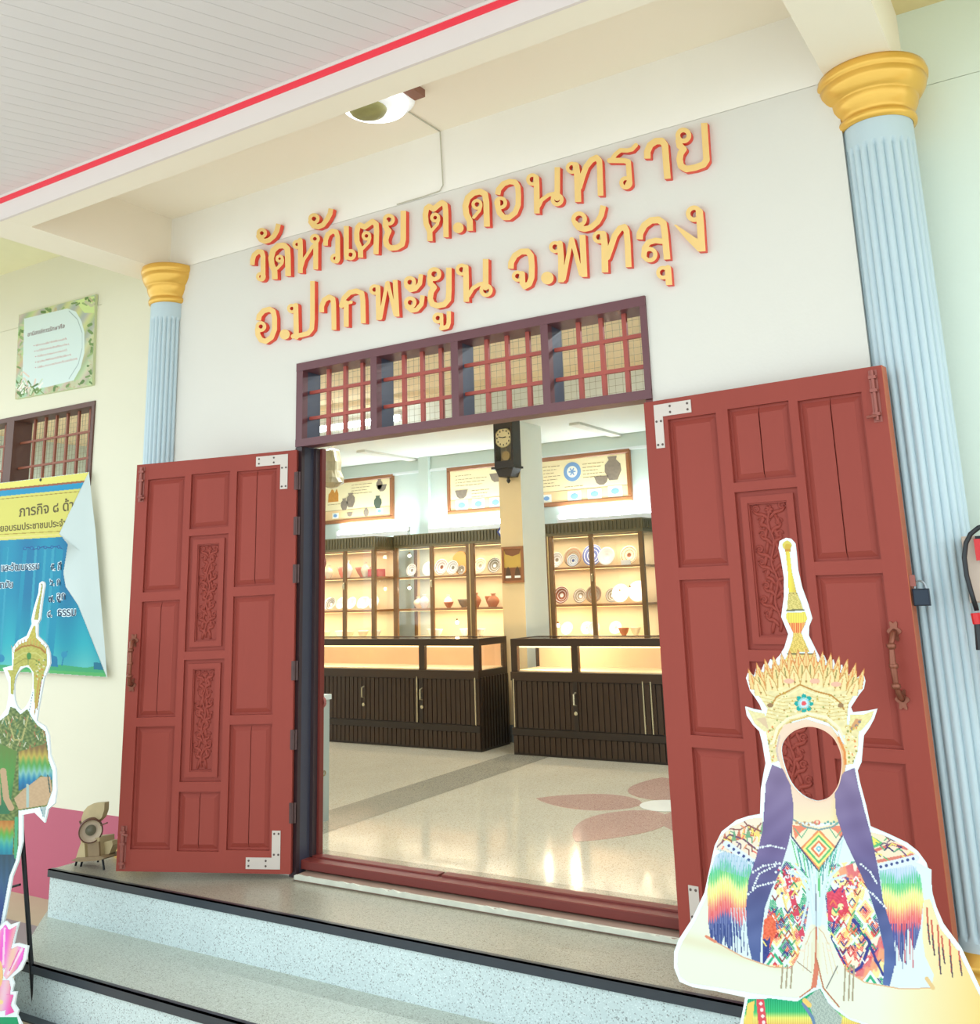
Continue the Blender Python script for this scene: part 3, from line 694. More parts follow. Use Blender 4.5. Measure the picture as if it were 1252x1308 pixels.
row2 = [
 G('อ', *G_, [('s', [(158, 618), (168, 555), (225, 490), (305, 468), (355, 500), (372, 580), (372, 740), (330, 845), (255, 898), (190, 880), (150, 810), (145, 740)], 68, 'a'), ('r', 190, 700, 50, 44)]),
 G('full stop', *G_, [('d', 508, 805, 68)]),
 G('ป', *G_, [('r', 602, 460, 44, 40), ('s', [(655, 420), (662, 840)], 68, ''), ('s', [(620, 830), (720, 815), (820, 790), (868, 730), (878, 600), (878, 92)], 62, 'b')]),
 G('า', *G_, [('s', [(1000, 510), (1000, 430), (1035, 345), (1100, 305), (1150, 330), (1160, 420), (1165, 745)], 66, 'ab')]),
 G('ก', *H_, [('s', [(222, 525), (255, 425), (330, 350), (420, 330), (492, 360), (506, 450), (512, 762)], 68, 'b'), ('s', [(225, 505), (350, 480)], 44, ''), ('s', [(284, 490), (285, 808)], 66, 'b')]),
 G('พ', *H_, [('r', 662, 312, 50, 42), ('s', [(708, 280), (716, 718)], 64, 'b'), ('s', [(742, 690), (828, 225)], 48, ''), ('s', [(838, 220), (935, 640)], 50, ''), ('s', [(936, 182), (962, 672)], 66, 'ab')]),
 G('ะ', *I_, [('r', 142, 370, 58, 50), ('s', [(95, 420), (150, 475), (215, 460), (275, 390), (290, 262)], 60, 'b'), ('r', 147, 640, 58, 50), ('s', [(100, 695), (165, 748), (235, 735), (295, 665), (312, 545)], 60, 'b')]),
 G('ย', *I_, [('r', 468, 262, 66, 54), ('s', [(405, 320), (415, 390), (465, 440), (425, 500), (412, 590), (440, 660), (510, 685), (600, 665), (655, 600), (662, 480), (662, 175)], 74, 'b')]),
 G('ู', *I_, [('r', 515, 848, 52, 44), ('s', [(562, 800), (568, 980)], 46, ''), ('s', [(560, 985), (640, 965), (660, 910), (662, 755)], 58, 'b')]),
 G('น', *I_, [('r', 832, 202, 58, 48), ('s', [(885, 170), (890, 300), (895, 632)], 76, 'b'), ('s', [(925, 545), (980, 450), (1060, 400), (1150, 380)], 52, ''), ('s', [(1152, 60), (1152, 440)], 76, 'a'), ('r', 1158, 478, 64, 50)]),
 G('จ', *J_, [('s', [(235, 450), (238, 370), (290, 275), (375, 222), (460, 220), (505, 280), (515, 420), (512, 570), (480, 655), (420, 688), (390, 640), (385, 520)], 78, 'a'), ('r', 325, 550, 54, 44)]),
 G('full stop', *J_, [('d', 722, 575, 84)]),
 G('พ', *J_, [('r', 825, 162, 58, 46), ('s', [(888, 115), (905, 300), (905, 632)], 80, 'b'), ('s', [(940, 590), (1042, 60)], 56, ''), ('s', [(1052, 60), (1168, 520)], 58, ''), ('s', [(1190, 0), (1215, 560)], 82, 'ab')]),
 G('mai han-akat over พ', *K_, [('r', 415, 312, 76, 56), ('s', [(365, 370), (410, 425), (490, 445), (570, 425), (660, 350), (710, 260), (738, 132)], 76, 'b')]),
 G('ท', *K_, [('r', 680, 550, 62, 48), ('s', [(735, 510), (755, 650), (760, 1022)], 88, 'b'), ('s', [(790, 820), (840, 680), (890, 530), (960, 435), (1020, 415), (1048, 470), (1062, 640), (1075, 952)], 80, 'b')]),
 G('ล', *L_, [('s', [(178, 478), (182, 400), (240, 290), (330, 225), (430, 215), (495, 260), (515, 400), (545, 745)], 88, 'ab'), ('s', [(470, 500), (390, 490), (300, 515), (245, 590), (235, 700)], 74, ''), ('r', 312, 680, 76, 56)]),
 G('ุ', *L_, [('r', 490, 920, 66, 50), ('s', [(555, 860), (572, 1085)], 84, 'b')]),
 G('ง', *L_, [('r', 905, 135, 80, 60), ('s', [(975, 110), (990, 300), (1010, 638)], 96, 'b'), ('p', [(636, 283), (660, 278), (930, 460), (1000, 480), (1000, 640), (962, 642), (800, 480)])]),
]
ORD = ['first', 'second', 'third', 'fourth', 'fifth', 'sixth', 'seventh', 'eighth', 'ninth', 'tenth', 'eleventh', 'twelfth', 'thirteenth', 'fourteenth', 'fifteenth', 'sixteenth', 'seventeenth', 'eighteenth']
for row, which in ((row1, 'upper'), (row2, 'lower')):
    for k, (nm, prims) in enumerate(row):
        xs, ys = [], []
        for p in prims:
            if p[0] in 'sp':
                for a, b2 in p[1]: xs += [a - 6, a + 6]; ys += [b2 - 6, b2 + 6]
            else: xs += [p[1] - 12, p[1] + 12]; ys += [p[2] - 12, p[2] + 12]
        st = 0.3; x0, y0 = min(xs), min(ys); X, Y = np.meshgrid(np.arange(x0, max(xs), st), np.arange(y0, max(ys), st))
        cs = [simplify(c, 0.09) for c in contours(field(prims, X, Y), x0, y0, st)]
        cs = [c for c in cs if len(c) > 3 and abs(sum(c[i][0] * c[(i + 1) % len(c)][1] - c[(i + 1) % len(c)][0] * c[i][1] for i in range(len(c)))) > 1.0]
        m = MB()
        def Fr(x, y): return at(x, y, -0.03)
        def Bk(x, y): p = at(x, y, -0.03); return (p[0], -0.001, p[2])
        # islands: group holes with their outer loop
        area2 = lambda c: sum(c[i][0] * c[(i + 1) % len(c)][1] - c[(i + 1) % len(c)][0] * c[i][1] for i in range(len(c)))
        big = max(cs, key=lambda c: abs(area2(c))); sg = area2(big) > 0
        outs = [c for c in cs if (area2(c) > 0) == sg]; holes = [c for c in cs if (area2(c) > 0) != sg]
        def inside(p, c):
            r = False
            for i in range(len(c)):
                (xa, ya), (xb, yb) = c[i], c[(i + 1) % len(c)]
                if (ya > p[1]) != (yb > p[1]) and p[0] < xa + (p[1] - ya) * (xb - xa) / (yb - ya): r = not r
            return r
        for o_ in outs: m.loops([o_] + [h for h in holes if inside(h[0], o_)], Fr, Bk, 0, 1)
        o = m.build('letter', [LGOLD, LRED])
        tag(o, ('raised gold %s with red sides, %s sign of the %s line' % (nm if ('full' in nm or 'mai' in nm) else 'Thai letter ' + nm, ORD[k], which)), 'letter', 'raised gold letters above the doorway')

# ------------------------------------------------------------------ porch lamp, its cable
c = atz(500, 128, ZC); lx, ly = -2.78, -0.50
lp = thing('ceiling_lamp', 'round white ceiling lamp with a stained centre, half hidden by the beam', 'lamp', (lx, ly, ZC))
MB().lathe([(0, ZC - .0), (.2, ZC - .0), (.205, ZC - .02), (.19, ZC - .035), (.11, ZC - .04), (0, ZC - .04)], 40, (lx, ly, 0)).build('reflector_dish', mat('lamp_white', (245, 248, 250), .4, emit=.15, var=.01), lp, smooth=True)
MB().tube([(lx + .15 * math.cos(a), ly + .15 * math.sin(a), ZC - .055) for a in np.linspace(0, 2 * math.pi, 33)], .015, 8).build('ring_tube', mat('lamp_tube', (250, 252, 255), .3, emit=1.6, var=0), lp, smooth=True)
MB().lathe([(0, ZC - .075), (.06, ZC - .072), (.095, ZC - .06), (.105, ZC - .04)], 28, (lx - .07, ly + .02, 0)).build('ballast_cover', mat('olive_stain', (150, 146, 92), .6, var=.3, scale=14), lp, smooth=True)
MB().box((lx + .185, ly - .07, ZC - .04), (lx + .25, ly + .09, ZC)).build('end_bracket', mat('brown_bracket', (146, 102, 84), .6), lp)
p1, p2 = atz(519, 141, ZC - .006), atz(565, 170, ZC - .006); p2[1] = min(p2[1], -.006)
o = MB().tube([(lx + .1, ly + .1, ZC - .006), p1, p2, (p2[0], -.006, ZC - .02), (p2[0] + .012, -.006, 3.54), (p2[0] - .01, -.006, 3.512), (p2[0] - .12, -.006, 3.507), (p2[0] - .3, -.006, 3.506)], .0036, 6).build('lamp_cable', mat('cable_grey', (192, 187, 168), .6))
tag(o, 'thin grey cable running from the porch lamp down the wall above the letters', 'cable')

# ------------------------------------------------------------------ interior shell
ZI = 0.05; YB = 5.36
MB().box((-4.93, TH, -0.05), (-.7, .44, ZI)).box((-10.5, .44, -0.05), (1.6, YB + .2, ZI)).build('floor', FLOORM, kind='structure')
MB().box((XL + fw, 0.06, -0.04), (XR - fw, TH + .01, ZI)).build('floor_threshold', BANDM, kind='structure')
INW = mat('interior_wall', (206, 218, 210), 0.8, var=0.015)
MB().box((-10.5, YB, ZI), (1.6, YB + .15, 3.4)).build('wall_back', INW, kind='structure')
MB().box((-10.6, .34, ZI), (-10.5, YB, 3.4)).build('wall_side', INW, kind='structure')
MB().box((1.5, .43, ZI), (1.6, YB, 3.4)).build('wall_side', INW, kind='structure')
MB().box((-4.93, TH, ZI), (XL + .0, TH + .012, 3.3)).box((XR, TH, ZI), (-0.74, TH + .012, 3.3)).build('wall_front_inside', INW, kind='structure')
MB().box((-4.93, TH, 3.3), (-.7, .45, 3.36)).box((-10.5, .44, 3.3), (1.6, 3.9, 3.36)).build('ceiling', mat('peach_ceiling', (246, 226, 192), .8, var=.06, scale=2, stretch=(.3, 3, 1)), kind='structure')
MB().box((-10.5, 3.9, 2.98), (1.6, YB, 3.3)).build('ceiling_back', mat('white_ceiling', (226, 230, 224), .8, var=.01), kind='structure')
x = at(545, 640, YB)[0]
MB().box((x - .07, YB - .06, ZI), (x + .07, YB, 2.98)).build('trim_3', INW, kind='structure')
MB().box((-10.5, YB - .03, 2.80), (1.6, YB, 2.83)).build('trim_4', mat('cornice', (226, 232, 232), .7), kind='structure')
for px_ in (528, 790):
    xx = at(px_, 590, YB)[0]; MB().box((xx - .06, 4.36, 2.955), (xx + .06, YB, 2.985)).build('ceiling_beam', mat('beam_inside', (224, 222, 212), .8), kind='structure')
# pillar
XP0, XP1, YP0, YP1 = -4.77, -4.53, 3.89, 4.33
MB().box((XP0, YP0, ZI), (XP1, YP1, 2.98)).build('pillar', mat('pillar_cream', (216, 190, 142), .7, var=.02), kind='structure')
MB().box((XP1 - .001, YP0 + .004, ZI), (XP1 + .004, YP1, 2.98)).build('pillar_side', mat('pillar_lit_side', (232, 236, 226), .7, var=.02), kind='structure')  # lamp-lit right face of the pillar, its brightness put into the colour
MB().box((XP0 - .012, YP0 - .012, ZI), (XP1 + .014, YP1, .2)).build('baseboard_pillar', mat('grey_skirting', (120, 124, 120), .5), kind='structure')
# floor inlays: bands and the flower
MB().add([atz(424, 1034, ZI + .0012), atz(407, 1067, ZI + .0012), (-4.03, 3.33, ZI + .0012), (-4.43, 3.33, ZI + .0012)], [(0, 1, 2, 3)]).add([(-4.418, .31, ZI + .001), (-4.03, .31, ZI + .001), (-4.03, .7, ZI + .001), (-4.418, 1.2, ZI + .001)], [(0, 1, 2, 3)]).build('floor_band', BANDM, kind='structure')
MB().box((-4.9, TH + .012, ZI - .001), (-.75, .307, ZI + .0015)).build('floor_band', BANDM, kind='structure')
fl = setting('floor_flower', (-2.5, 2, ZI))
def leafshape(pts, nm, m_, z):
    L = [pts]; m = MB(); m.loops(L, lambda a, b_: (a, b_, z), lambda a, b_: (a, b_, z - .002), 0, 0); m.build(nm, m_, fl)
fc = np.array([-2.50, 2.02])
def petal(tip, wdt, bend=0.0):
    tip = np.array(tip); d = tip - fc; L = np.hypot(*d); d /= L; n = np.array([-d[1], d[0]]); P = []
    for s_ in (1, -1):
        R = [fc + d * (.14 + (L - .14) * t) + n * s_ * wdt * (math.sin(math.pi * t ** .8) ** .8) + n * bend * math.sin(math.pi * t) for t in np.linspace(0, 1, 14)]
        P += R if s_ == 1 else R[::-1][1:]
    return [tuple(p) for p in P[:-1]]
for i, (tip, wd) in enumerate((((-3.36, 1.90), .24), ((-2.62, 1.02), .24), ((-1.72, 1.32), .24), ((-2.86, 2.86), .24), ((-1.9, 2.85), .24), ((-1.5, 2.1), .24))):
    leafshape(petal(tip, wd), 'petal', PETALM, ZI + .0014 + .0004 * i)
leafshape([(fc[0] + .16 * math.cos(a), fc[1] + .16 * math.sin(a)) for a in np.linspace(0, 2 * math.pi, 33)[:-1]], 'flower_centre', mat('centre_white', (236, 232, 220), .2), ZI + .004)

# ------------------------------------------------------------------ lamps indoors
TUBEM = mat('fluorescent', (235, 248, 255), .3, emit=9, var=0)
def tube_lamp(x, y, z, L, label):
    up = z < 2.5; sg = -1 if up else 1; zh = z
    t = thing('fluorescent_lamp', label, 'lamp', (x, y, z), 'fluorescent tubes of the hall')
    MB().box((x - L / 2, y - .03, min(zh, zh + sg * .05)), (x + L / 2, y + .03, max(zh, zh + sg * .05))).build('housing', mat('lamp_housing', (240, 240, 240), .5), t)
    MB().tube([(x - L / 2 + .02, y, z - sg * .03), (x + L / 2 - .02, y, z - sg * .03)], .026, 10).build('tube', TUBEM, t)
    for s_ in (-1, 1): MB().box((x + s_ * L / 2 - .015, y - .015, min(z, z - sg * .05)), (x + s_ * L / 2 + .015, y + .015, max(z, z - sg * .05))).build('holder', mat('holder', (230, 230, 230), .5), t)
    if not up: MB().tube([(x - L * .4, y, z + .05), (x - L * .4, y, 3.3)], .006, 5).tube([(x + L * .4, y, z + .05), (x + L * .4, y, 3.3)], .006, 5).build('hanger', mat('holder', (230, 230, 230)), t)
    area('tube_light', (x, y, z - sg * .07), (L, .1), 4 if up else 22, (.86, .96, 1.0), (math.pi if up else 0, 0, 0))
tube_lamp(-6.2, 3.42, 3.10, 1.25, 'glaring fluorescent tube seen through the leftmost transom bay')
for x, y in ((-8.6, 1.0), (-4.0, 1.0), (-1.2, 1.0)):  # unseen tubes added to light the hall
    tube_lamp(x, y, 3.20, 1.2, 'added fluorescent tube lighting the hall, unseen above the doorway opening')
for x, lb in ((-7.4, 'left cabinet'), (-6.0, 'middle cabinet'), (-4.3, 'right cabinet')):
    tube_lamp(x, 5.24, 2.115, 1.1, 'fluorescent tube lying on top of the ' + lb + ' behind its cornice')
for x in (-8.6, -2.4): area('hall_fill', (x, 2.2, 3.25), (1.2, .2), 26, (.88, .96, 1.0))  # fill lights without fixtures, added to brighten the hall

# ------------------------------------------------------------------ display cabinets
CABM = mat('cabinet_brown', (104, 94, 62), .4, var=.12, scale=5)
CABF = mat('cabinet_frame', (124, 92, 56), .35, var=.12, scale=6)
CABB = mat('cabinet_back', (240, 222, 182), .7, var=.03)
SHELFM = mat('shelf_wood', (160, 112, 62), .4, var=.1)
GLASS = glass('clear_glass')
HANDM = mat('handle_chrome', (206, 192, 160), .25, metal=.7)
BULBM = mat('spot_bulb', (255, 236, 190), .3, emit=18, var=0)
def cabinet(x0, x1, yf, dep, ztop, zc, shelves, splits, label, wide=()):
    t = thing('display_cabinet', label, 'cabinet', ((x0 + x1) / 2, yf + dep / 2, ZI), 'lit glass display cabinets')
    zb = .90; yb = yf + dep
    MB().box((x0, yf, ZI), (x1, yb, zb)).build('base', CABM, t)
    MB().box((x0 - .01, yf - .012, zc), (x1 + .012, yb, ztop)).build('cornice', CABM, t)
    m = MB(); n = int((x1 - x0) / .042)
    for i in range(n):
        x = x0 + (x1 - x0) * (i + .5) / n; m.box((x - .013, yf - .022, zc + .03), (x + .013, yf - .01, ztop - .012))
    n = int(dep / .042)
    for i in range(n): y = yf + dep * (i + .5) / n; m.box((x1 + .01, y - .013, zc + .03), (x1 + .02, y + .013, ztop - .012))
    m.build('cornice_ribs', mat('cabinet_rib', (92, 82, 54), .45, var=.1), t, kind='stuff')
    MB().box((x0, yb - .015, zb), (x1, yb, zc)).build('back_panel', CABB, t)
    MB().box((x0, yf, zb), (x0 + .03, yf + .03, zc)).build('post', CABF, t); MB().box((x1 - .045, yf, zb), (x1, yf + .04, zc)).build('post', CABF, t)
    MB().box((x0, yb - .04, zb), (x0 + .03, yb, zc)).build('post', CABF, t); MB().box((x1 - .03, yb - .04, zb), (x1, yb, zc)).build('post', CABF, t)
    for xs in splits: MB().box((xs - .022, yf - .004, zb), (xs + .022, yf + .024, zc)).build('door_stile', CABF, t)
    for xs in wide:
        MB().box((xs - .05, yf - .004, zb), (xs + .05, yf + .03, zc)).build('door_stile', CABF, t)
        MB().box((xs - .006, yf - .01, zb), (xs + .006, yf - .003, zc)).build('edge_strip', mat('strip_pale', (214, 186, 130), .3, metal=.3), t)
    for xs in splits:
        m = MB(); m.box((xs - .012, yf - .012, 1.45), (xs + .012, yf - .003, 1.53)); m.tube([(xs, yf - .01, 1.455), (xs, yf - .028, 1.465), (xs, yf - .028, 1.515), (xs, yf - .01, 1.525)], .005, 6); m.build('handle', HANDM, t)
    for z in shelves: MB().box((x0 + .03, yf + .03, z - .022), (x1 - .03, yb - .015, z)).build('shelf', SHELFM, t)
    MB().box((x0 + .03, yf + .03, zb), (x1 - .03, yb - .015, zb + .012)).build('shelf', CABB, t)
    MB().box((x0 + .03, yf + .008, zb), (x1 - .045, yf + .011, zc)).build('glass_front', GLASS, t)
    MB().box((x1 - .012, yf + .04, zb), (x1 - .009, yb - .04, zc)).build('glass_side', GLASS, t)
    lv = [zb] + list(shelves) + [zc]
    for i in range(1, len(lv)):
        zl = lv[i] - .03
        area('cabinet_light', ((x0 + x1) / 2, yf + dep * .45, zl), (x1 - x0 - .15, .06), 2.3 * (x1 - x0) , (1.0, .84, .62))
        MB().box((x0 + .04, yf + .035, zl + .005), (x1 - .05, yf + .055, zl + .008)).build('light_strip', mat('warm_strip', (255, 220, 150), .4, emit=2, var=0), t)
    return t
YM, YLc = 4.92, 4.59
zt = at(600, 677.5, YM)[2]
gx = lambda px_, py_, Y: at(px_, py_, Y)[0]
gz = lambda px_, py_, Y: at(px_, py_, Y)[2]
shM = [gz(650 - 80, 777, YM), gz(570, 735, YM)]
cabinet(gx(505, 740, YM), gx(660, 740, YM), YM, .40, zt, gz(560, 697, YM), shM, [gx(551.5, 740, YM)], 'tall lit display cabinet of brown wood in the middle, left of the cream pillar', [gx(601, 740, YM)])
cabinet(gx(660, 740, YM) + .06, gx(824, 740, YM), YM, .40, gz(815, 661, YM), gz(740, 683, YM), [gz(740, 772, YM), gz(740, 724, YM)], [gx(757, 740, YM)], 'tall lit display cabinet right of the cream pillar, holding blue and white plates', [gx(702, 740, YM)])
xl1 = gx(483, 740, YLc) - .05
cabinet(xl1 - 1.75, xl1, YLc, .42, gz(482, 684.5, YLc), gz(460, 703, YLc), [gz(440, 780, YLc), gz(440, 738, YLc)], [gx(440, 740, YLc)], 'lit display cabinet beside the left jamb with red dishes on its top shelf')

for bx, by, yy, pw, lbl in ((805, 757, YM, 5, 'glaring bulb at the right of the middle shelf, right cabinet'), (792, 762, YM, 3, 'glaring bulb before the white plate on the middle shelf, right cabinet'), (523, 755, YM, 2, 'small glaring bulb left on the middle shelf, middle cabinet'), (584, 799, YM, 2, 'small glaring bulb above the bottom shelf, middle cabinet'), (523, 714, YM, 1.5, 'small glaring bulb left on the top shelf, middle cabinet'), (713, 803, YM, 2.5, 'small glaring bulb left on the bottom shelf, right cabinet')):
    q = at(bx, by - 4, yy + .10); sb = thing('spot_bulb', lbl, 'bulb', q, 'spot bulbs in the display cabinets')
    MB().lathe([(0, -.018), (.012, -.014), (.018, 0), (.012, .014), (0, .018)], 12, q).build('bulb_glass', BULBM, sb, smooth=True); MB().lathe([(.008, .014), (.009, .04), (0, .04)], 8, q).build('socket', CABF, sb)
    point('bulb_light', (q[0], q[1], q[2]), pw * .6, (1, .85, .62), .02)

# ------------------------------------------------------------------ low display counters
YC = 3.331; ZCT = .985
CTM = mat('counter_brown', (54, 34, 18), .35, var=.15, scale=5)
CTD = mat('counter_dark', (38, 24, 13), .4, var=.15, scale=5)
CTTOP = mat('counter_top_edge', (112, 84, 56), .3, var=.12)
def counter(x0, x1, splits, handles, chromes, label, side=True):
    t = thing('display_counter', label, 'counter', ((x0 + x1) / 2, YC + .23, ZI), 'low glass topped display counters')
    y1 = YC + .47; zb = .715
    MB().box((x0 + .0, YC, ZI), (x1, y1, zb)).build('body', CTD, t)
    MB().box((x0, YC - .004, ZCT - .06), (x1, YC + .035, ZCT)).box((x0, y1 - .035, ZCT - .06), (x1, y1, ZCT)).box((x0, YC + .035, ZCT - .06), (x0 + .035, y1 - .035, ZCT)).box((x1 - .035, YC + .035, ZCT - .06), (x1, y1 - .035, ZCT)).build('top_frame', CTM, t)
    MB().box((x0 + .035, YC + .035, ZCT - .01), (x1 - .035, y1 - .035, ZCT - .004)).build('glass_top', GLASS, t)
    for xs in [x0 + .03, x1 - .03] + splits:
        MB().box((xs - .03, YC - .002, zb), (xs + .03, YC + .04, ZCT - .06)).build('post', CTM, t)
    for xs in (x0, x1 - .04): MB().box((xs, y1 - .04, zb), (xs + .04, y1, ZCT - .06)).build('post', CTM, t)
    MB().box((x0 + .03, YC + .01, zb + .002), (x1 - .03, YC + .014, ZCT - .06)).build('glass_front', GLASS, t)
    MB().box((x1 - .014, YC + .04, zb), (x1 - .01, y1 - .04, ZCT - .06)).build('glass_side', GLASS, t)
    MB().box((x0 + .04, y1 - .045, zb), (x1 - .04, y1 - .04, ZCT - .06)).build('back_panel', mat('counter_inside', (216, 176, 136), .6, var=.08), t)
    MB().box((x0 + .03, YC + .03, zb), (x1 - .03, y1 - .04, zb + .01)).build('inner_shelf', mat('counter_shelf', (236, 206, 160), .4, var=.06), t)
    edges = [x0 + .03] + sorted(splits) + [x1 - .03]
    m = MB(); n = int((x1 - x0) / .05)
    for i in range(n):
        x = x0 + (x1 - x0) * (i + .5) / n; m.box((x - .020, YC - .010, ZI + .02), (x + .020, YC, .205))
    for i in range(n):
        x = x0 + (x1 - x0) * (i + .5) / n; m.box((x - .020, YC - .010, .27), (x + .020, YC, .64))
    m.build('front_ribs', CTM, t, kind='stuff')
    MB().box((x0, YC - .02, .21), (x1, YC, .262)).build('lower_rail', CTD, t); MB().box((x0, YC - .02, .645), (x1, YC, zb)).build('upper_rail', CTM, t)
    m = MB(); n = 10
    for i in range(n): y = YC + .47 * (i + .5) / n; m.box((x1, y - .015, ZI + .02), (x1 + .012, y + .015, .66))
    m.build('side_ribs', CTD, t, kind='stuff')
    for xs in splits: MB().box((xs - .02, YC - .018, .262), (xs + .02, YC, .645)).build('door_stile', CTD, t)
    for hx in handles:
        m = MB(); m.tube([(hx, YC - .014, .56), (hx, YC - .05, .55), (hx, YC - .05, .47), (hx, YC - .014, .46)], .008, 8); m.lathe([(.016, 0), (.016, .008), (0, .01)], 10, T=lambda a, b_, h: (hx, YC - .014 - h, .40 + b_) if False else (hx + a, YC - .02 - h, .40 + b_)); m.build('handle', HANDM, t)
    for hx in chromes: MB().box((hx - .005, YC - .024, .27), (hx + .005, YC - .014, .66)).build('chrome_strip', HANDM, t)
    k = max(1, int((x1 - x0) / .9))
    for i in range(k):
        xx = x0 + (x1 - x0) * (i + .5) / k; area('counter_light', (xx, YC + .07, ZCT - .065), ((x1 - x0) / k * .8, .03), 2.2, (1.0, .84, .62), (math.radians(-25), 0, 0))
    MB().box((x0 + .05, YC + .045, ZCT - .075), (x1 - .05, YC + .06, ZCT - .062)).build('light_strip', mat('warm_strip', (255, 220, 150)), t)
    return t
cx = lambda px_, py_=900: at(px_, py_, YC)[0]
counter(-7.9, -4.69, [cx(539.5), -6.7], [cx(466.5), cx(541)], [cx(534.6), cx(609)], 'low dark display counter on the left with ribbed doors and lit glass case', True)
counter(cx(655) - .0, -2.1, [cx(737)], [cx(737)], [cx(658.5), cx(824), cx(834)], 'low dark display counter right of the gap, in front of the cream pillar', True)

for bx, pw, lbl in ((723, 3.0, 'brightest bulb inside the glass case of the right counter'), (690, 1.2, 'small bulb at the left end of the glass case, right counter')):
    q = at(bx, 826, YC + .07); q[2] = .925
    sb = thing('spot_bulb', lbl, 'bulb', q, 'spot bulbs in the low counters')
    MB().lathe([(0, -.014), (.010, -.010), (.014, 0), (.010, .010), (0, .014)], 12, q).build('bulb_glass', mat('hot_bulb', (255, 240, 205), .3, emit=(160), var=0), sb, smooth=True); MB().lathe([(.006, .010), (.007, .05), (0, .05)], 8, q).build('socket', CTM, sb)
    point('bulb_light', (q[0], q[1] - .001, q[2] - .02), pw, (1, .85, .62), .015)

# ------------------------------------------------------------------ dishes on the shelves
WHT = mat('porcelain', (244, 244, 240), .15, var=.02)
BLU = mat('cobalt_ring', (96, 112, 170), .2, var=.2, scale=40)
GRY = mat('grey_green_glaze', (150, 140, 118), .2, var=.25, scale=30)
BRN = mat('brown_ring', (150, 84, 56), .25, var=.3, scale=40)
TERR = mat('terracotta', (196, 120, 72), .5, var=.15, scale=20)
RED = mat('red_lacquer', (214, 60, 52), .3, var=.06)
PNK = mat('pink_glaze', (232, 150, 132), .2, var=.12)
CRM = mat('cream_glaze', (240, 224, 190), .25, var=.06)
def plate(p, r, m1, m2, label, group, tilt=14):
    a = math.radians(tilt); ca, sa = math.cos(a), math.sin(a); p = jig(p, .035)
    def T(x, y, h):     # local z -> towards the viewer (-y) and slightly up
        return (p[0] + x, p[1] + sa * (y + r) - ca * h, p[2] + r * .03 + ca * (y + r) + sa * h)
    m = MB(); prof = [(0, .006), (r * .22, .006), (r * .24, .008), (r * .5, .008), (r * .55, .01), (r * .78, .018), (r * .84, .019), (r * .98, .024), (r, .022), (r * .6, .0), (0, -.002)]
    m.lathe(prof, 28, T=T, mis=[1, 1, 0, 1, 0, 1, 0, 1, 0, 0])
    return tag(m.build('plate', [m1, m2], smooth=True, origin=(p[0], p[1], p[2])), label, 'plate', group)
CNT = [0]
def jig(p, d=.07):
    CNT[0] += 1; return (p[0], p[1] + (d if CNT[0] % 2 else -d), p[2])
def bowl(p, r, h, m1, label, group, name='bowl'):
    r *= 1.1; h *= 1.3; p = jig(p, .058)
    prof = [(0, 0), (r * .4, 0), (r * .42, h * .12), (r * .7, h * .4), (r * .95, h * .85), (r, h), (r * .94, h), (r * .6, h * .4), (0, h * .2)]
    return tag(MB().lathe(prof, 24, p).build(name, m1, smooth=True, origin=p), label, 'bowl', group)
def vase(p, r, h, m1, label, group, name='vase', cat='vase'):
    r *= 1.1; h *= 1.3; p = jig(p, .058)
    prof = [(0, 0), (r * .5, 0), (r * .55, h * .08), (r * .95, h * .35), (r, h * .5), (r * .75, h * .7), (r * .35, h * .82), (r * .33, h * .92), (r * .5, h), (r * .4, h), (r * .25, h * .9), (0, h * .6)]
    return tag(MB().lathe(prof, 22, p).build(name, m1, smooth=True, origin=p), label, cat, group)
def onshelf(px_, zs, Y): p = at(px_, 760, Y); q = at(px_, PY + (PY - PY) + 760, Y); return (at(px_, 745, Y)[0], Y, zs)
GR = 'blue and white plates in the right cabinet'
sR = [gz(740, 772, YM), gz(740, 724, YM)]
YP = YM + .2
sc = 10.0 / 1222.0
for px_, rp, s_, m1, m2, lb in (
    (693, 9, 1, WHT, CRM, 'plain white plate at the left end of the top shelf, right cabinet'),
    (714, 10, 1, WHT, GRY, 'small plate with grey rim, second on the top shelf of the right cabinet'),
    (731, 13, 1, GRY, BRN, 'large plate with grey and brown rings on the top shelf of the right cabinet'),
    (735, 8, 1, WHT, BLU, 'small blue and white dish in front of the grey ringed plate'),
    (756, 14, 1, BLU, WHT, 'largest blue rimmed plate behind the stile on the top shelf of the right cabinet'),
    (778, 11.5, 1, WHT, WHT, 'plain white plate right of the stile on the top shelf of the right cabinet'),
    (803, 12, 1, CRM, BRN, 'cream plate with brown rings at the right end of the top shelf, right cabinet'),
    (718, 11, 0, BRN, WHT, 'brown and white ringed plate at the left of the middle shelf, right cabinet'),
    (738, 9.5, 0, GRY, WHT, 'plate with grey rim, second on the middle shelf of the right cabinet'),
    (759, 11, 0, GRY, BRN, 'ringed plate behind the handle on the middle shelf of the right cabinet'),
    (779, 9, 0, GRY, WHT, 'small tilted grey plate, fourth on the middle shelf of the right cabinet'),
    (793, 11.5, 0, WHT, WHT, 'glaring white plate on the middle shelf of the right cabinet'),
    (812, 13, 0, WHT, CRM, 'white plate at the right end of the middle shelf, right cabinet')):
    dy = -.09 if rp < 9 else 0
    plate((at(px_, 740, YP + dy)[0], YP + dy, sR[s_]), rp * sc, m1, m2, lb, GR)
for i, px_ in enumerate((726, 747, 760, 784)):
    plate((at(px_, 800, YP)[0], YP, .914), 8.5 * sc, WHT, CRM, 'white dish leaning on the bottom shelf of the right cabinet', 'white dishes on the bottom shelf', 22)
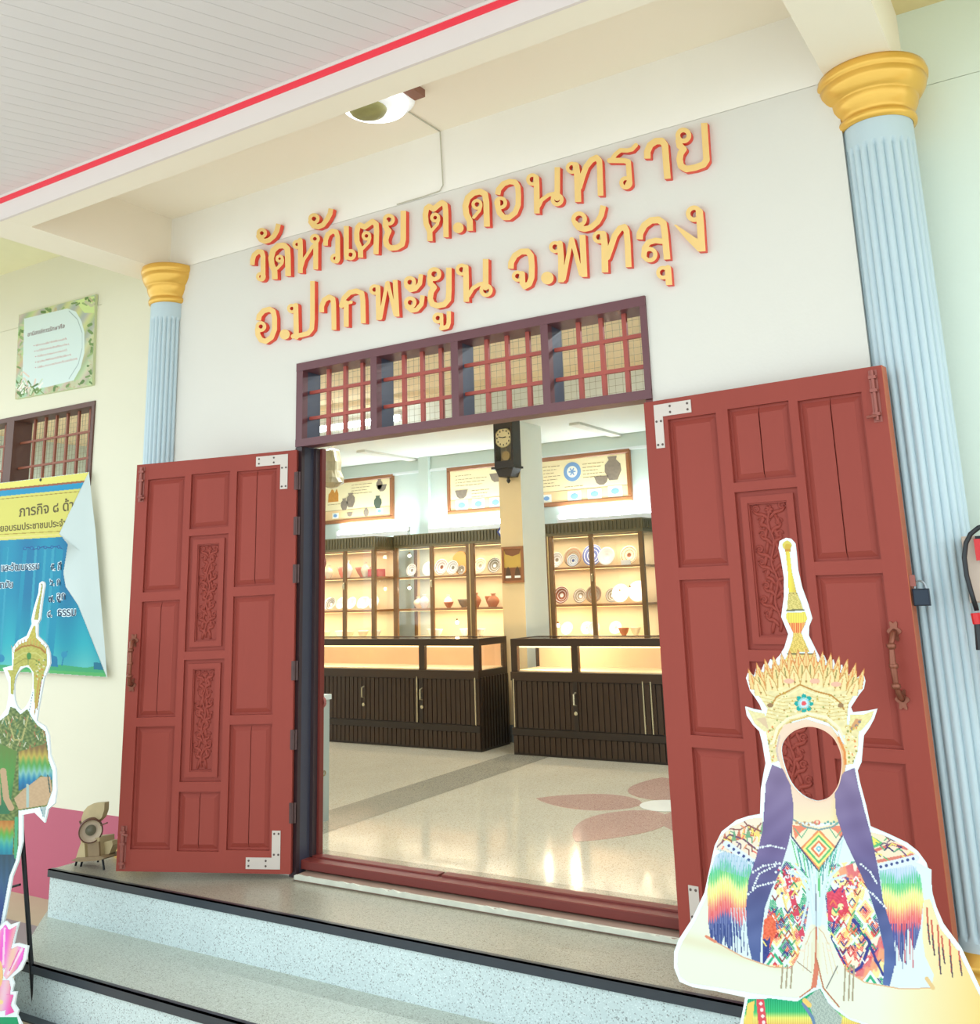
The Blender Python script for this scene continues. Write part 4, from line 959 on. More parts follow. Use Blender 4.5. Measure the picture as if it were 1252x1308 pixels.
for px_, m_, lb in ((800, TERR, 'small orange cup on the bottom shelf of the right cabinet'), (809, CRM, 'small cream cup on the bottom shelf of the right cabinet')): bowl((at(px_, 805, YP)[0], YP, .914), .05, .06, m_, lb, 'cups on the bottom shelf', 'cup')
MBx = MB().box((at(794, 720, YP - .12)[0], YP - .13, sR[1]), (at(806, 720, YP - .12)[0], YP - .12, sR[1] + .05)).build('name_card', WHT); tag(MBx, 'white card in front of the cream ringed plate', 'card')
# middle cabinet
GM = 'plates in the middle cabinet'
for px_, rp, s_, m1, m2, lb in (
    (528, 9, 1, WHT, GRY, 'white plate with grey pattern left on the top shelf of the middle cabinet'),
    (545, 10, 1, WHT, WHT, 'plain white plate behind the stile on the top shelf of the middle cabinet'),
    (566, 11.5, 1, WHT, BRN, 'plate with reddish rings, highest on the top shelf of the middle cabinet'),
    (576, 10, 1, WHT, GRY, 'plate with swirled grey pattern in front of the reddish one'),
    (592, 6.5, 1, GRY, WHT, 'small grey plate next to the wide stile of the middle cabinet'),
    (611, 11, 1, CRM, GRY, 'tall cream plate with grey pattern right of the wide stile'),
    (634, 10.5, 1, GRY, WHT, 'grey ringed plate half hidden by the cream pillar')):
    dy = -.1 if px_ == 576 else 0
    plate((at(px_, 740, YP + dy)[0], YP + dy, shM[1]), rp * sc, m1, m2, lb, GM)
m = MB(); p = at(588, 720, YP + .12); R = .105
tag(MB().loops([[(p[0] + R * (1 + .1 * math.cos(5 * a)) * math.cos(a), shM[1] + .14 + R * 1.25 * math.sin(a)) for a in np.linspace(0, 2 * math.pi, 30)[:-1]]], lambda a, b_: (a, YP + .12, b_), lambda a, b_: (a, YP + .14, b_), 0, 0).build('carved_board', mat('ochre_board', (208, 160, 84), .6)), 'large ochre board standing behind the plates of the middle cabinet', 'board')
for px_, r_, h_, m_, lb in ((531, .055, .10, CRM, 'cream bowl at the left of the middle shelf, middle cabinet'), (546, .05, .12, WHT, 'white jar behind the stile, middle shelf of the middle cabinet'), (569, .045, .11, WHT, 'white jug in the middle of the middle shelf'), (577, .05, .05, TERR, 'low terracotta bowl on the middle shelf of the middle cabinet'), (589, .065, .07, GRY, 'grey lidded dish on the middle shelf of the middle cabinet'), (612, .05, .12, TERR, 'tall terracotta jar right of the wide stile'), (623, .055, .09, TERR, 'round terracotta pot between two others right of the wide stile'), (634, .06, .11, TERR, 'terracotta pot half hidden by the cream pillar, middle shelf')):
    p = (at(px_, 770, YP)[0], YP, shM[0])
    (bowl if h_ < .1 else vase)(p, r_, h_, m_, lb, 'pots on the middle shelf of the middle cabinet')
for px_, lb in ((548, 'small white cup left on the bottom shelf of the middle cabinet'), (563, 'white round cup, second on the bottom shelf of the middle cabinet'), (590, 'white bowl with pattern on the bottom shelf of the middle cabinet'), (617, 'pale domed dish on the bottom shelf right of the wide stile')):
    bowl((at(px_, 805, YP)[0], YP, .914), .055, .06, WHT, lb, 'cups on the bottom shelf of the middle cabinet')
# left cabinet
YQ = YLc + .21; sL = [gz(440, 780, YLc), gz(440, 738, YLc)]
for px_, r_, h_, m_, f_, lb in ((413, .07, .09, PNK, bowl, 'pink bowl next to the jamb on the top shelf of the left cabinet'), (424, .05, .12, CRM, vase, 'cream jar, second on the top shelf of the left cabinet'), (434, .06, .10, PNK, bowl, 'salmon bowl left of the stile of the left cabinet'), (448, .055, .15, WHT, vase, 'white goblet vase right of the stile of the left cabinet'), (460, .085, .09, PNK, bowl, 'wide pink bowl on the top shelf of the left cabinet'), (471, .05, .13, CRM, vase, 'cream footed cup at the right end of the top shelf, left cabinet')):
    f_((at(px_, 740, YQ)[0], YQ, sL[1]), r_, h_, m_, lb, 'pottery on the top shelf of the left cabinet')
p = at(494, 730, YLc + .66); tag(MB().bbox((xl1 - .20, YLc + .12, sL[1] + .001), (xl1 - .05, YLc + .26, sL[1] + .085), .01).build('lacquer_box', RED), 'bright red box behind the side glass of the left cabinet', 'box')
for i, px_ in enumerate((416, 424, 432, 450, 459, 467, 474)):
    plate((at(px_, 778, YQ)[0], YQ, sL[0]), .075, (GRY if i == 1 else WHT), WHT, 'small pale dish leaning on the middle shelf of the left cabinet', 'pale dishes in the left cabinet', 25)
for i, px_ in enumerate((420, 430, 450, 460, 468, 476)):
    bowl((at(px_, 800, YQ)[0], YQ, .914), .055, .06, (WHT if i % 2 else CRM), 'pale bowl on the bottom shelf of the left cabinet', 'pale bowls in the left cabinet')

# ------------------------------------------------------------------ framed boards on the back wall
PICF = mat('picture_frame_wood', (150, 96, 58), .35, var=.15, scale=8)
PAPER = mat('board_paper', (244, 230, 186), .6, var=.03)
ORG = mat('board_band', (236, 200, 150), .6, var=.04)
INK = mat('board_ink', (160, 134, 96), .7)
INB = mat('board_blue', (120, 160, 206), .6); INC = mat('board_caption', (234, 236, 226), .6); POT = mat('board_pot_grey', (138, 124, 108), .6, var=.3, scale=30); POTO = mat('board_brick', (210, 144, 62), .6, var=.2, scale=30)
def board(x0, x1, z0, z1, items, label, lines):
    y = YB - .03
    t = thing('framed_board', label, 'picture', ((x0 + x1) / 2, y, z0), 'framed boards above the cabinets')
    f_ = .045
    for a, b_ in (((x0, y - .015, z0), (x1, YB, z0 + f_)), ((x0, y - .015, z1 - f_), (x1, YB, z1)), ((x0, y - .015, z0 + f_), (x0 + f_, YB, z1 - f_)), ((x1 - f_, y - .015, z0 + f_), (x1, YB, z1 - f_))):
        MB().bbox(a, b_, .008).build('frame_member', PICF, t)
    MB().box((x0 + f_, y, z0 + f_), (x1 - f_, YB, z1 - f_)).build('board_face', PAPER, t)
    MB().box((x0 + f_, y - .001, z0 + f_), (x1 - f_, y, z0 + .16)).build('caption_band', ORG, t)
    m = MB(); m.box((x0 + f_, y - .002, z0 + .16), (x1 - f_, y, z0 + .164))
    for u0, u1, v0, n in lines:
        for i in range(n):
            z = z0 + (z1 - z0) * v0 - i * .036; xx = x0 + (x1 - x0) * u0; xe = x0 + (x1 - x0) * (u1 - .03 * (i % 3))
            while xx < xe: L = rng.uniform(.02, .07); m.box((xx, y - .002, z), (min(xx + L, xe), y, z + .006)); xx += L + .01
    m.build('printed_lines', INK, t)
    for kind, u, v, s_, mm in items:
        cx_, cz_ = x0 + (x1 - x0) * u, z0 + (z1 - z0) * v
        if kind == 'disc': P = [(cx_ + s_ * math.cos(a), cz_ + s_ * math.sin(a)) for a in np.linspace(0, 2 * math.pi, 25)[:-1]]
        elif kind == 'bowl': P = [(cx_ - s_, cz_ + s_ * .5), (cx_ - s_ * .7, cz_ - s_ * .3), (cx_ - s_ * .3, cz_ - s_ * .6), (cx_ + s_ * .3, cz_ - s_ * .6), (cx_ + s_ * .7, cz_ - s_ * .3), (cx_ + s_, cz_ + s_ * .5)]
        elif kind == 'jar': P = [(cx_ + s_ * a, cz_ + s_ * b_) for a, b_ in ((-.4, -1), (.4, -1), (.8, -.2), (.75, .4), (.35, .8), (.45, 1.1), (-.45, 1.1), (-.35, .8), (-.75, .4), (-.8, -.2))]
        elif kind == 'card': P = [(cx_ - s_, cz_ - s_ * .7), (cx_ + s_, cz_ - s_ * .7), (cx_ + s_, cz_ + s_ * .7), (cx_ - s_, cz_ + s_ * .7)]
        else: P = [(cx_ + s_ * a, cz_ + s_ * b_) for a, b_ in ((-1, -1), (1, -1), (1, .1), (.7, .9), (.3, .3), (0, .8), (-.3, .9), (-.6, .4), (-.9, .2))]
        dz = -.004 if kind == 'disc2' else -.003
        MB().loops([P], lambda a, b_: (a, y + dz, b_), lambda a, b_: (a, y, b_), 0, 0).build('printed_picture', mm, t)
        if kind == 'disc':
            P2 = [(cx_ + s_ * .6 * math.cos(a), cz_ + s_ * .6 * math.sin(a)) for a in np.linspace(0, 2 * math.pi, 25)[:-1]]; MB().loops([P2], lambda a, b_: (a, y - .005, b_), lambda a, b_: (a, y, b_), 0, 0).build('printed_picture', INC, t)
            MB().loops([[(cx_ + s_ * (.3 + .15 * math.cos(6 * a)) * math.cos(a), cz_ + s_ * (.3 + .15 * math.cos(6 * a)) * math.sin(a)) for a in np.linspace(0, 2 * math.pi, 37)[:-1]]], lambda a, b_: (a, y - .006, b_), lambda a, b_: (a, y, b_), 0, 0).build('printed_picture', INB, t)
        if kind == 'card': MB().loops([[(cx_ + s_ * .6 * math.cos(a), cz_ + s_ * .4 * math.sin(a)) for a in np.linspace(0, 2 * math.pi, 13)[:-1]]], lambda a, b_: (a, y - .005, b_), lambda a, b_: (a, y, b_), 0, 0).build('printed_picture', INB, t)
yb_ = YB - .03
xa = gx(502, 630, yb_); za, zb2 = gz(502, 663, yb_), gz(502, 605.5, yb_)
board(xa - 1.3, xa, za, zb2, [('brick', .27, .66, .085, POTO), ('jar', .41, .42, .07, POT), ('jar', .49, .50, .085, POT), ('jar', .82, .40, .075, mat('board_green', (84, 96, 80), .6)), ('bowl', .87, .72, .075, POT), ('jar', .84, .80, .06, POT), ('card', .3, .18, .05, INC), ('bowl', .48, .19, .05, POT), ('jar', .68, .2, .05, POT), ('card', .84, .2, .05, INC)], 'framed board picturing ochre and brown pots, leftmost above the cabinets', [(.5, .75, .84, 4), (.2, .36, .44, 1)])
board(xa + .80, xa + 1.80, gz(571, 658, yb_), gz(571, 598, yb_), [('bowl', .2, .42, .09, POT), ('bowl', .68, .70, .09, POT), ('card', .2, .18, .085, INC), ('card', .43, .18, .085, INC), ('card', .66, .18, .08, INC), ('card', .86, .18, .07, INC)], 'framed board with grey bowls, partly behind the hanging clock', [(.12, .34, .80, 1), (.12, .55, .72, 3), (.34, .58, .46, 4)])
xb = gx(806, 605, yb_)
board(xb - 1.27, xb, gz(806, 639, yb_), gz(803, 573, yb_), [('disc', .46, .66, .105, INB), ('jar', .84, .64, .12, POT), ('bowl', .73, .44, .085, POT), ('card', .47, .17, .08, INC), ('card', .66, .18, .08, INC), ('card', .85, .2, .08, INC), ('card', .2, .17, .06, INC)], 'framed board with a blue rosette plate and a lidded jar, rightmost above the cabinets', [(.08, .34, .8, 7), (.56, .76, .78, 5), (.38, .56, .36, 1)])

# clock and certificate on the pillar
t = thing('pendulum_clock', 'black wooden pendulum clock hanging high on the cream pillar', 'clock', (-4.6, YP0, 2.5))
BLK = mat('clock_black', (44, 36, 30), .4, var=.2)
yk = 3.74; kx0, kx1 = at(631, 570, yk)[0], at(655, 570, yk)[0]; kz0, kz1 = at(640, 597, yk)[2], at(640, 548, yk)[2]
fr = .02
for a, b_ in (((kx0, yk, kz0), (kx0 + fr, YP0, kz1 + .12)), ((kx1 - fr, yk, kz0), (kx1, YP0, kz1 + .12)), ((kx0 + fr, yk, kz1 - .0), (kx1 - fr, YP0, kz1 + .12)), ((kx0 + fr, yk, kz0), (kx1 - fr, YP0, kz0 + .06)), ((kx0 + fr, YP0 - .02, kz0 + .05), (kx1 - fr, YP0, kz1))):
    MB().box(a, b_).build('case_panel', BLK, t)
xc = (kx0 + kx1) / 2
MB().add([(kx0 - .0, yk, kz0), (kx1 + .0, yk, kz0), (kx1 - .04, yk + .01, kz0 - .09), (kx0 + .04, yk + .01, kz0 - .09), (kx0 - .0, YP0, kz0), (kx1, YP0, kz0), (kx1 - .04, YP0, kz0 - .09), (kx0 + .04, YP0, kz0 - .09)], [(0, 3, 2, 1), (0, 4, 7, 3), (3, 7, 6, 2), (2, 6, 5, 1)]).build('case_foot', BLK, t)
MB().box((kx0 - .03, yk - .015, kz0 - .012), (kx1 + .02, YP0, kz0 + .008)).build('moulding', BLK, t)
MB().lathe([(0, -.06), (.012, -.05), (.02, -.03), (.01, -.012), (.014, 0)], 10, (xc, (yk + YP0) / 2, kz0 - .09)).build('drop_finial', BLK, t, smooth=True)
dzc = kz1 - .085; rd = (kx1 - kx0) / 2 - .015; MB().lathe([(rd + .004, 0), (rd + .006, .008), (rd, .012), (rd, .006), (0, .006)], 32, T=lambda a, b_, h: (xc + a, yk + .012 - h, dzc + b_), mis=[1, 1, 1, 0]).build('dial', [mat('dial_cream', (226, 210, 160), .5), mat('dial_rim', (190, 170, 110), .4)], t)
m = MB()
for k in range(12): a = k * math.pi / 6; m.box((xc + rd * .78 * math.sin(a) - .005, yk + .003, dzc + rd * .78 * math.cos(a) - .008), (xc + rd * .78 * math.sin(a) + .005, yk + .006, dzc + rd * .78 * math.cos(a) + .008))
m.build('numerals', BLK, t)
m = MB(); m.tube([(xc, yk, dzc), (xc - .05, yk, dzc + .012)], .004, 5); m.tube([(xc, yk, dzc), (xc + .03, yk, dzc + .004)], .005, 5); m.build('hands', BLK, t)
MB().tube([(xc, yk + .05, dzc - .06), (xc, yk + .05, kz0 + .11)], .004, 6).lathe([(0, 0), (.045, .004), (.045, .01), (0, .014)], 20, T=lambda a, b_, h: (xc + a, yk + .05 - h, kz0 + .11 + b_)).build('pendulum', mat('pendulum_brass', (176, 148, 96), .3, metal=.5), t)
MB().box((kx0 + fr, yk + .09, kz0 + .06), (kx1 - fr, yk + .10, kz1)).build('backing', mat('clock_backing', (150, 128, 92), .5), t)
MB().box((kx0 + fr, yk + .001, kz0 + .06), (kx1 - fr, yk + .002, kz1)).build('glass_door', GLASS, t)
x0, x1, z0, z1 = at(641, 720, YP0 - .02)[0], at(668, 720, YP0 - .02)[0], at(655, 744.5, YP0 - .02)[2], at(655, 698, YP0 - .02)[2]
t = thing('framed_certificate', 'small brown framed notice with two vases, low on the cream pillar', 'picture', ((x0 + x1) / 2, YP0, z0))
for a, b_ in (((x0, YP0 - .02, z0), (x1, YP0, z0 + .022)), ((x0, YP0 - .02, z1 - .022), (x1, YP0, z1)), ((x0, YP0 - .02, z0 + .022), (x0 + .022, YP0, z1 - .022)), ((x1 - .022, YP0 - .02, z0 + .022), (x1, YP0, z1 - .022))): MB().box(a, b_).build('frame_member', PICF, t)
MB().box((x0 + .02, YP0 - .012, z0 + .02), (x1 - .02, YP0, z1 - .02)).build('print', mat('notice_gold', (196, 160, 74), .5, var=.15), t)
MB().box((x0 + .02, YP0 - .014, z0 + .02), (x1 - .02, YP0 - .012, z0 + .14)).build('lower_band', mat('notice_brown', (128, 80, 44), .5), t)
MB().loops([[(x0 + .02, z1 - .02), (x1 - .02, z1 - .02), (x1 - .04, z1 - .07), ((x0 + x1) / 2, z1 - .09), (x0 + .04, z1 - .07)]], lambda a, b_: (a, YP0 - .0135, b_), lambda a, b_: (a, YP0 - .012, b_), 0, 0).build('drape', mat('notice_brown', (128, 80, 44)), t)
for k in (-.05, .05):
    xx = (x0 + x1) / 2 + k; MB().box((xx - .03, YP0 - .0155, z0 + .045), (xx + .03, YP0 - .014, z0 + .065)).build('caption', INC, t)
    MB().loops([[(xx - .03, z0 + .07), (xx + .03, z0 + .07), (xx + .02, z0 + .12), (xx, z0 + .15), (xx - .02, z0 + .12)]], lambda a, b_: (a, YP0 - .0155, b_), lambda a, b_: (a, YP0 - .014, b_), 0, 0).build('printed_picture', mat('notice_dark', (84, 60, 36), .5), t)
# small blue direction plate beside the pillar
p = at(638, 679, YP0 + .01)
sg = thing('direction_sign', 'small blue diamond sign with a white arrow at the left edge of the pillar', 'sign', (XP0 - .02, YP0, p[2] - .08))
cxs = XP0 - .0
MB().loops([[(cxs - .07, p[2]), (cxs, p[2] - .09), (cxs + .03, p[2] - .05), (cxs + .03, p[2] + .05), (cxs, p[2] + .09)]], lambda a, b_: (a, YP0 + .05, b_), lambda a, b_: (a, YP0 + .06, b_), 0, 0, back=True).build('plate', mat('sign_blue', (36, 52, 130), .4), sg)
MB().loops([[(cxs - .05, p[2]), (cxs - .025, p[2] + .03), (cxs - .025, p[2] + .01), (cxs, p[2] + .01), (cxs, p[2] - .01), (cxs - .025, p[2] - .01), (cxs - .025, p[2] - .03)]], lambda a, b_: (a, YP0 + .048, b_), lambda a, b_: (a, YP0 + .05, b_), 0, 0).build('arrow', WHT, sg)
# grey metal locker just inside on the left
xg = at(420, 1048, .85)[0]; zg = at(418, 893, .85)[2]
t = thing('metal_locker', 'narrow pale grey metal locker just inside the left jamb', 'locker', (xg - .2, .65, ZI))
LK = mat('locker_grey', (168, 176, 168), .4, var=.04)
MB().box((xg - .4, .42, ZI), (xg, .85, zg)).build('body', LK, t); MB().bbox((xg - .41, .41, zg), (xg + .008, .86, zg + .03), .005).build('top_edge', mat('locker_top', (206, 212, 206), .4), t)
m = MB(); m.tube([(xg + .004 , .80 + .012 * math.cos(a), .33 + .014 * math.sin(a)) for a in np.linspace(0, 2 * math.pi, 11)], .004, 5); m.build('lock_ring', HANDM, t)
# plastic wrapped bundle hanging near the ceiling
p = at(424, 598, 3.2)
t = thing('hanging_bundle', 'crumpled translucent plastic bundle hanging inside at the top left of the doorway', 'bundle', (p[0], 3.2, p[2] - .15))
m = MB(); m.lathe([(.01, .2), (.07, .17), (.09, .06), (.085, -.03), (.11, -.10), (.12, -.15), (.05, -.19), (0, -.2)], 22, T=lambda a, b_, h: (p[0] + a * (1 + .12 * math.sin(9 * h * 8 + 5 * math.atan2(b_, a))), 3.2 + b_, p[2] + h))
m.build('plastic_wrap', mat('plastic_wrap', (170, 160, 132), .3, var=.18, scale=18), t); MB().tube([(p[0], 3.2, p[2] + .2), (p[0], 3.2, 3.3)], .003, 5).build('cord', INK, t)

# ------------------------------------------------------------------ fire extinguisher, right edge
yE = -0.12
pe = at(1272, 700, yE); xe = pe[0]
t = thing('fire_extinguisher', 'red fire extinguisher with a looped black hose beside the wide right column', 'extinguisher', (xe, yE, at(1272, 900, yE)[2]))
REDX = mat('extinguisher_red', (206, 30, 34), .3, var=.03)
zt_ = at(1272, 700, yE)[2]
r = .062
MB().lathe([(0, -.50), (r * .9, -.50), (r, -.48), (r, -.10), (r * .9, -.05), (r * .5, -.015), (.02, 0), (.02, .02), (0, .02)], 28, (xe + .055, yE, zt_ - .02)).build('cylinder', REDX, t, smooth=True)
MB().box((xe - .02, yE - .02, zt_), (xe + .06, yE + .02, zt_ + .03)).box((xe - .06, yE - .012, zt_ + .03), (xe + .06, yE + .012, zt_ + .045)).build('valve', DARKMET, t)
hp = [at(x_, y_, yE - .03) for x_, y_ in ((1262, 670), (1250, 674), (1240, 682), (1234, 694), (1232, 712), (1235, 735), (1241, 757), (1248, 780))]
MB().tube(hp, .0085, 10).build('hose', mat('hose_black', (26, 30, 34), .35), t, smooth=True)
a_, b_ = at(1246, 783, yE - .03), at(1249, 797, yE - .03)
MB().tube([a_, b_], .016, 12).build('nozzle_collar', REDX, t); MB().tube([b_, at(1254, 830, yE - .03)], [.012, .018], 12).build('nozzle', mat('hose_black', (26, 30, 34)), t)
q0, q1 = at(1247.5, 716, yE - .02), at(1256, 688, yE - .02)
MB().box((q0[0], q0[1] - .002, q0[2]), (q1[0], q0[1], q1[2])).build('red_tag', REDX, t)
q0, q1 = at(1240, 770, yE + .02), at(1260, 684, yE + .02)
MB().bbox((q0[0], yE + .0, q0[2]), (q1[0], YR, q1[2]), .006).build('wall_bracket', mat('bracket_beige', (196, 176, 160), .6, var=.1), t)

# ------------------------------------------------------------------ poster above the left window
VC = vcol_mat('printed_vinyl', .4)
def poster_pts():
    return [(24, 402), (122, 376), (118, 492), (19, 510)]
q = [at(x_, y_, YL - .02) for x_, y_ in poster_pts()]
t = thing('wall_poster', 'square poster with green leafy border on the cream wall above the left window', 'poster', (q[3][0], YL, q[3][2]))
MB().loops([poster_pts()], lambda x_, y_: at(x_, y_, YL - .02), lambda x_, y_: (at(x_, y_, YL - .02)[0], YL, at(x_, y_, YL - .02)[2]), 0, 0).build('board', mat('poster_edge', (206, 214, 170), .6), t)
c = Canvas(16, 372, 126, 514, .5)
n1 = np.sin(c.X * .9 + 3 * np.sin(c.Y * .31)) * np.cos(c.Y * .7 + 2 * np.sin(c.X * .23))
gr = lambda x_, y_: np.stack([186 + 16 * np.sin(x_ * .35 + y_ * .2), 190 + 14 * np.sin(x_ * .33 + y_ * .22), 156 + 14 * np.sin(x_ * .31 + y_ * .17)], -1)
P = poster_pts(); base = c.poly(P, gr)
c.poly([(96, 384), (121, 378), (120, 400), (108, 400)], (206, 222, 150), base)
for _ in range(80):
    s_ = rng.integers(0, 4); u = rng.uniform(0, 1)
    e0, e1 = P[s_], P[(s_ + 1) % 4]; x_, y_ = e0[0] + (e1[0] - e0[0]) * u, e0[1] + (e1[1] - e0[1]) * u
    cx_, cy_ = 70, 443; f_ = rng.uniform(.03, .14); x_ += (cx_ - x_) * f_; y_ += (cy_ - y_) * f_; a = rng.uniform(0, 6.28); L = rng.uniform(3, 7)
    c.stroke([(x_, y_), (x_ + L * math.cos(a), y_ + L * math.sin(a))], rng.uniform(1.8, 4.2), tuple(rng.choice([[118, 146, 88], [150, 172, 116], [196, 194, 160], [100, 130, 74], [190, 176, 140]])), base)
inner = [(31, 407), (86, 394), (97, 398), (104, 410), (108, 425), (108, 450), (103, 470), (94, 486), (62, 494), (28, 500)]
m_in = c.poly(inner, (214, 228, 224), base)
c.stroke([(88, 397), (99, 408), (105, 425), (105, 445), (100, 465), (88, 484)], .9, (160, 178, 176), m_in)
for _ in range(60):
    x_, y_ = 22 + abs(rng.normal(0, 14)), 505 - abs(rng.normal(0, 9)); a = rng.uniform(-2.6, -.3); L = rng.uniform(3, 9)
    c.stroke([(x_, y_), (x_ + L * math.cos(a), y_ + L * math.sin(a))], rng.uniform(1, 2.4), tuple(rng.choice([[240, 240, 228], [120, 150, 86], [225, 205, 190], [200, 214, 180], [90, 122, 66]])), base)
for i, (x0_, y0_, x1_) in enumerate(((46, 441, 85), (47, 448, 89), (48, 455, 85), (48, 462, 90), (48, 469, 99))):
    x_ = x0_
    c.disc(x0_ - 2.5, y0_ + .5, .7, (190, 120, 120))
    while x_ < x1_: L = rng.uniform(.8, 2.2); yy = y0_ - (x_ - x0_) * .22; c.stroke([(x_, yy - 1.2 * rng.random()), (x_ + L * .4, yy + 1.0)], .7, (196, 146, 140)); x_ += L
c.mesh('printed_face', planeY(YL - .021), VC, t)
tm = MB(); vs, fs = flat_text('อานิสงส์การรักษาศีล', 35, 430, 7.4, slope=-.24, shear=0, aspect=.80)
F_ = planeY(YL - .0218); tm.add([F_(np.array(a), np.array(b_)) for a, b_ in vs], fs); tm.build('heading_text', mat('heading_ink', (120, 84, 84), .6), t)

# ------------------------------------------------------------------ torn banner on the left wall
yB_ = YL - .045
t = thing('banner', 'blue and yellow vinyl banner below the left window, its right corner folded over to white', 'banner', (at(60, 860, yB_)[0], YL, at(60, 860, yB_)[2]))
c = Canvas(-60, 598, 140, 870, .6)
face = [(-60, 624), (0, 617), (113.7, 603), (76, 681.5), (87, 695), (81, 731.6), (84, 749), (100, 773), (136.5, 865), (60, 860), (-60, 855)]
mk = c.poly(face, lambda x_, y_: np.stack([np.interp(y_, [690, 760, 820, 850], [0, 0, 26, 84]), np.interp(y_, [690, 760, 820, 850], [140, 138, 170, 190]), np.interp(y_, [690, 760, 820, 850], [184, 180, 192, 196])], -1) + 12 * np.sin(x_ * .13)[..., None] * np.array([1, 1, .6]))
top = lambda x_: 616.5 - (x_) * .122
c.poly([(-60, 620), (125, 598), (125, 614), (-60, 632.5)], (250, 240, 120), mk)
c.poly([(-60, 630.5), (125, 612), (125, 614.5), (-60, 633)], (168, 96, 60), mk)
c.poly([(-60, 633), (125, 614.5), (125, 623), (-60, 641)], (16, 158, 206), mk)
c.poly([(-60, 640), (125, 622), (125, 683), (-60, 694)], (236, 226, 112), mk)
c.stroke([(-60, 643.5), (125, 625.5)], .9, (170, 140, 50), mk); c.stroke([(-60, 686), (125, 676)], .9, (180, 146, 50), mk); c.stroke([(-60, 690.5), (125, 680)], 2.2, (246, 230, 140), mk)
for x_ in (10, 46, 58, 68): c.stroke([(x_, 700), (x_ - 9, 835)], rng.uniform(1.5, 4), (50, 168, 198), mk)
for x_, w_ in ((4, 6), (72, 9), (30, 5)): c.poly([(x_, 700), (x_ + w_, 700), (x_ + w_ - 14, 850), (x_ - 14, 850)], lambda a, b2: np.stack([6 + 0 * a, 152 + 0 * a, 188 + 0 * a], -1), mk)
c.stroke([(30, 702), (36, 699), (42, 702), (50, 700), (56, 698), (64, 700), (72, 698), (80, 701)], 1.1, (20, 80, 150), mk)
for k in range(6): c.disc(32 + k * 8.6, 700.5 - k * .4, 2.2, (20, 90, 160), clip=mk); c.disc(32 + k * 8.6, 700.5 - k * .4, 1.2, (14, 150, 196), clip=mk)
hill = [(-60, 846), (0, 849), (60, 852), (78, 849), (92, 851), (110, 853), (125, 850), (136, 851), (140, 870), (-60, 870)]
c.poly(hill, (66, 176, 120), mk); c.poly([(-60, 852), (60, 856), (140, 860), (140, 870), (-60, 870)], (96, 190, 110), mk)
c.poly([(64, 836), (73, 839), (74, 852), (64, 851)], (20, 130, 176), mk); c.stroke([(79, 850), (81, 840), (86, 832)], 1.4, (20, 130, 176), mk); c.disc(82, 836, 4, (36, 150, 190), clip=mk); c.disc(1, 841, 5, (30, 140, 186), clip=mk)
c.poly([(120, 846), (132, 847), (133, 856), (120, 855)], (20, 120, 150), mk)
c.mesh('printed_face', planeY(yB_), VC, t, gain=.75)
sh = [p for p in face]
m = MB(); m.loops([face], lambda x_, y_: at(x_, y_, yB_ + .0015), lambda x_, y_: at(x_, y_, yB_ + .004), 0, 0); m.build('vinyl_sheet', mat('vinyl_white', (226, 232, 232), .4), t)
def word(body, px_, py_, sz, sl, asp, m_, dy=0.0012, nm='printed_words', bold=0.015):
    vs, fs = flat_text(body, px_, py_, sz, slope=sl, aspect=asp, bold=bold); F_ = planeY(yB_ - dy)
    MB().add([F_(np.array(a), np.array(b_)) for a, b_ in vs], fs).build(nm, m_, t)
OLV = mat('ink_olive', (92, 78, 30), .6); NAV = mat('ink_navy', (40, 62, 90), .6); WTX = mat('ink_white', (222, 240, 246), .5)
word('ภารกิจ ๘ ด้า', 24, 660, 18.5, -.125, .80, OLV)
word('วยอบรมประชาชนประจำ', -5, 679.5, 12, -.085, .80, OLV)
for body, x_, y_, sz, sl, asp in (('และวัฒนธรรม', 1, 729.5, 12.5, -.05, .70), ('นามัย', -4, 751.5, 12, -.05, .78), ('๕. ศี', 64.5, 728.5, 13, -.05, .66), ('๖. ก', 63.5, 748, 13, -.05, .66), ('๗.', 61.5, 769, 13, -.03, .66), ('ลูก', 72, 766, 14, -.03, .72), ('๘.', 60, 788, 13, -.02, .66), ('ธรรม', 73, 787, 15, -.02, .76)):
    word(body, x_, y_, sz, sl, asp, WTX, .0012, 'word_outline', .075)
    word(body, x_, y_, sz, sl, asp, NAV, .0032, bold=.012)
# the folded flap, bulging off the wall
fl = [(113.7, 603, 0), (117.5, 640, .0), (122, 678, .0), (129, 770, 0), (137, 866, 0), (112, 803, .05), (100, 773, .07), (84, 749, .09), (81, 731.6, .10), (87, 695, .10), (76, 681.5, .11), (95, 642, .06)]
front = [at(x_, y_, yB_ - .004 - d_) for x_, y_, d_ in fl]; ctr = at(104, 705, yB_ - .05)
m = MB(); m.add(front + [ctr], [(i, (i + 1) % len(fl), len(fl)) for i in range(len(fl))]); m.build('folded_flap', mat('vinyl_back', (206, 218, 216), .5, var=.03), t, smooth=True)
m = MB(); p0 = at(52, 613, yB_); m.lathe([(.012, 0), (.01, .004), (0, .006)], 10, T=lambda a, b_, h: (p0[0] + a, yB_ - h, p0[2] + b_)); m.build('rivet', DARKMET, t)

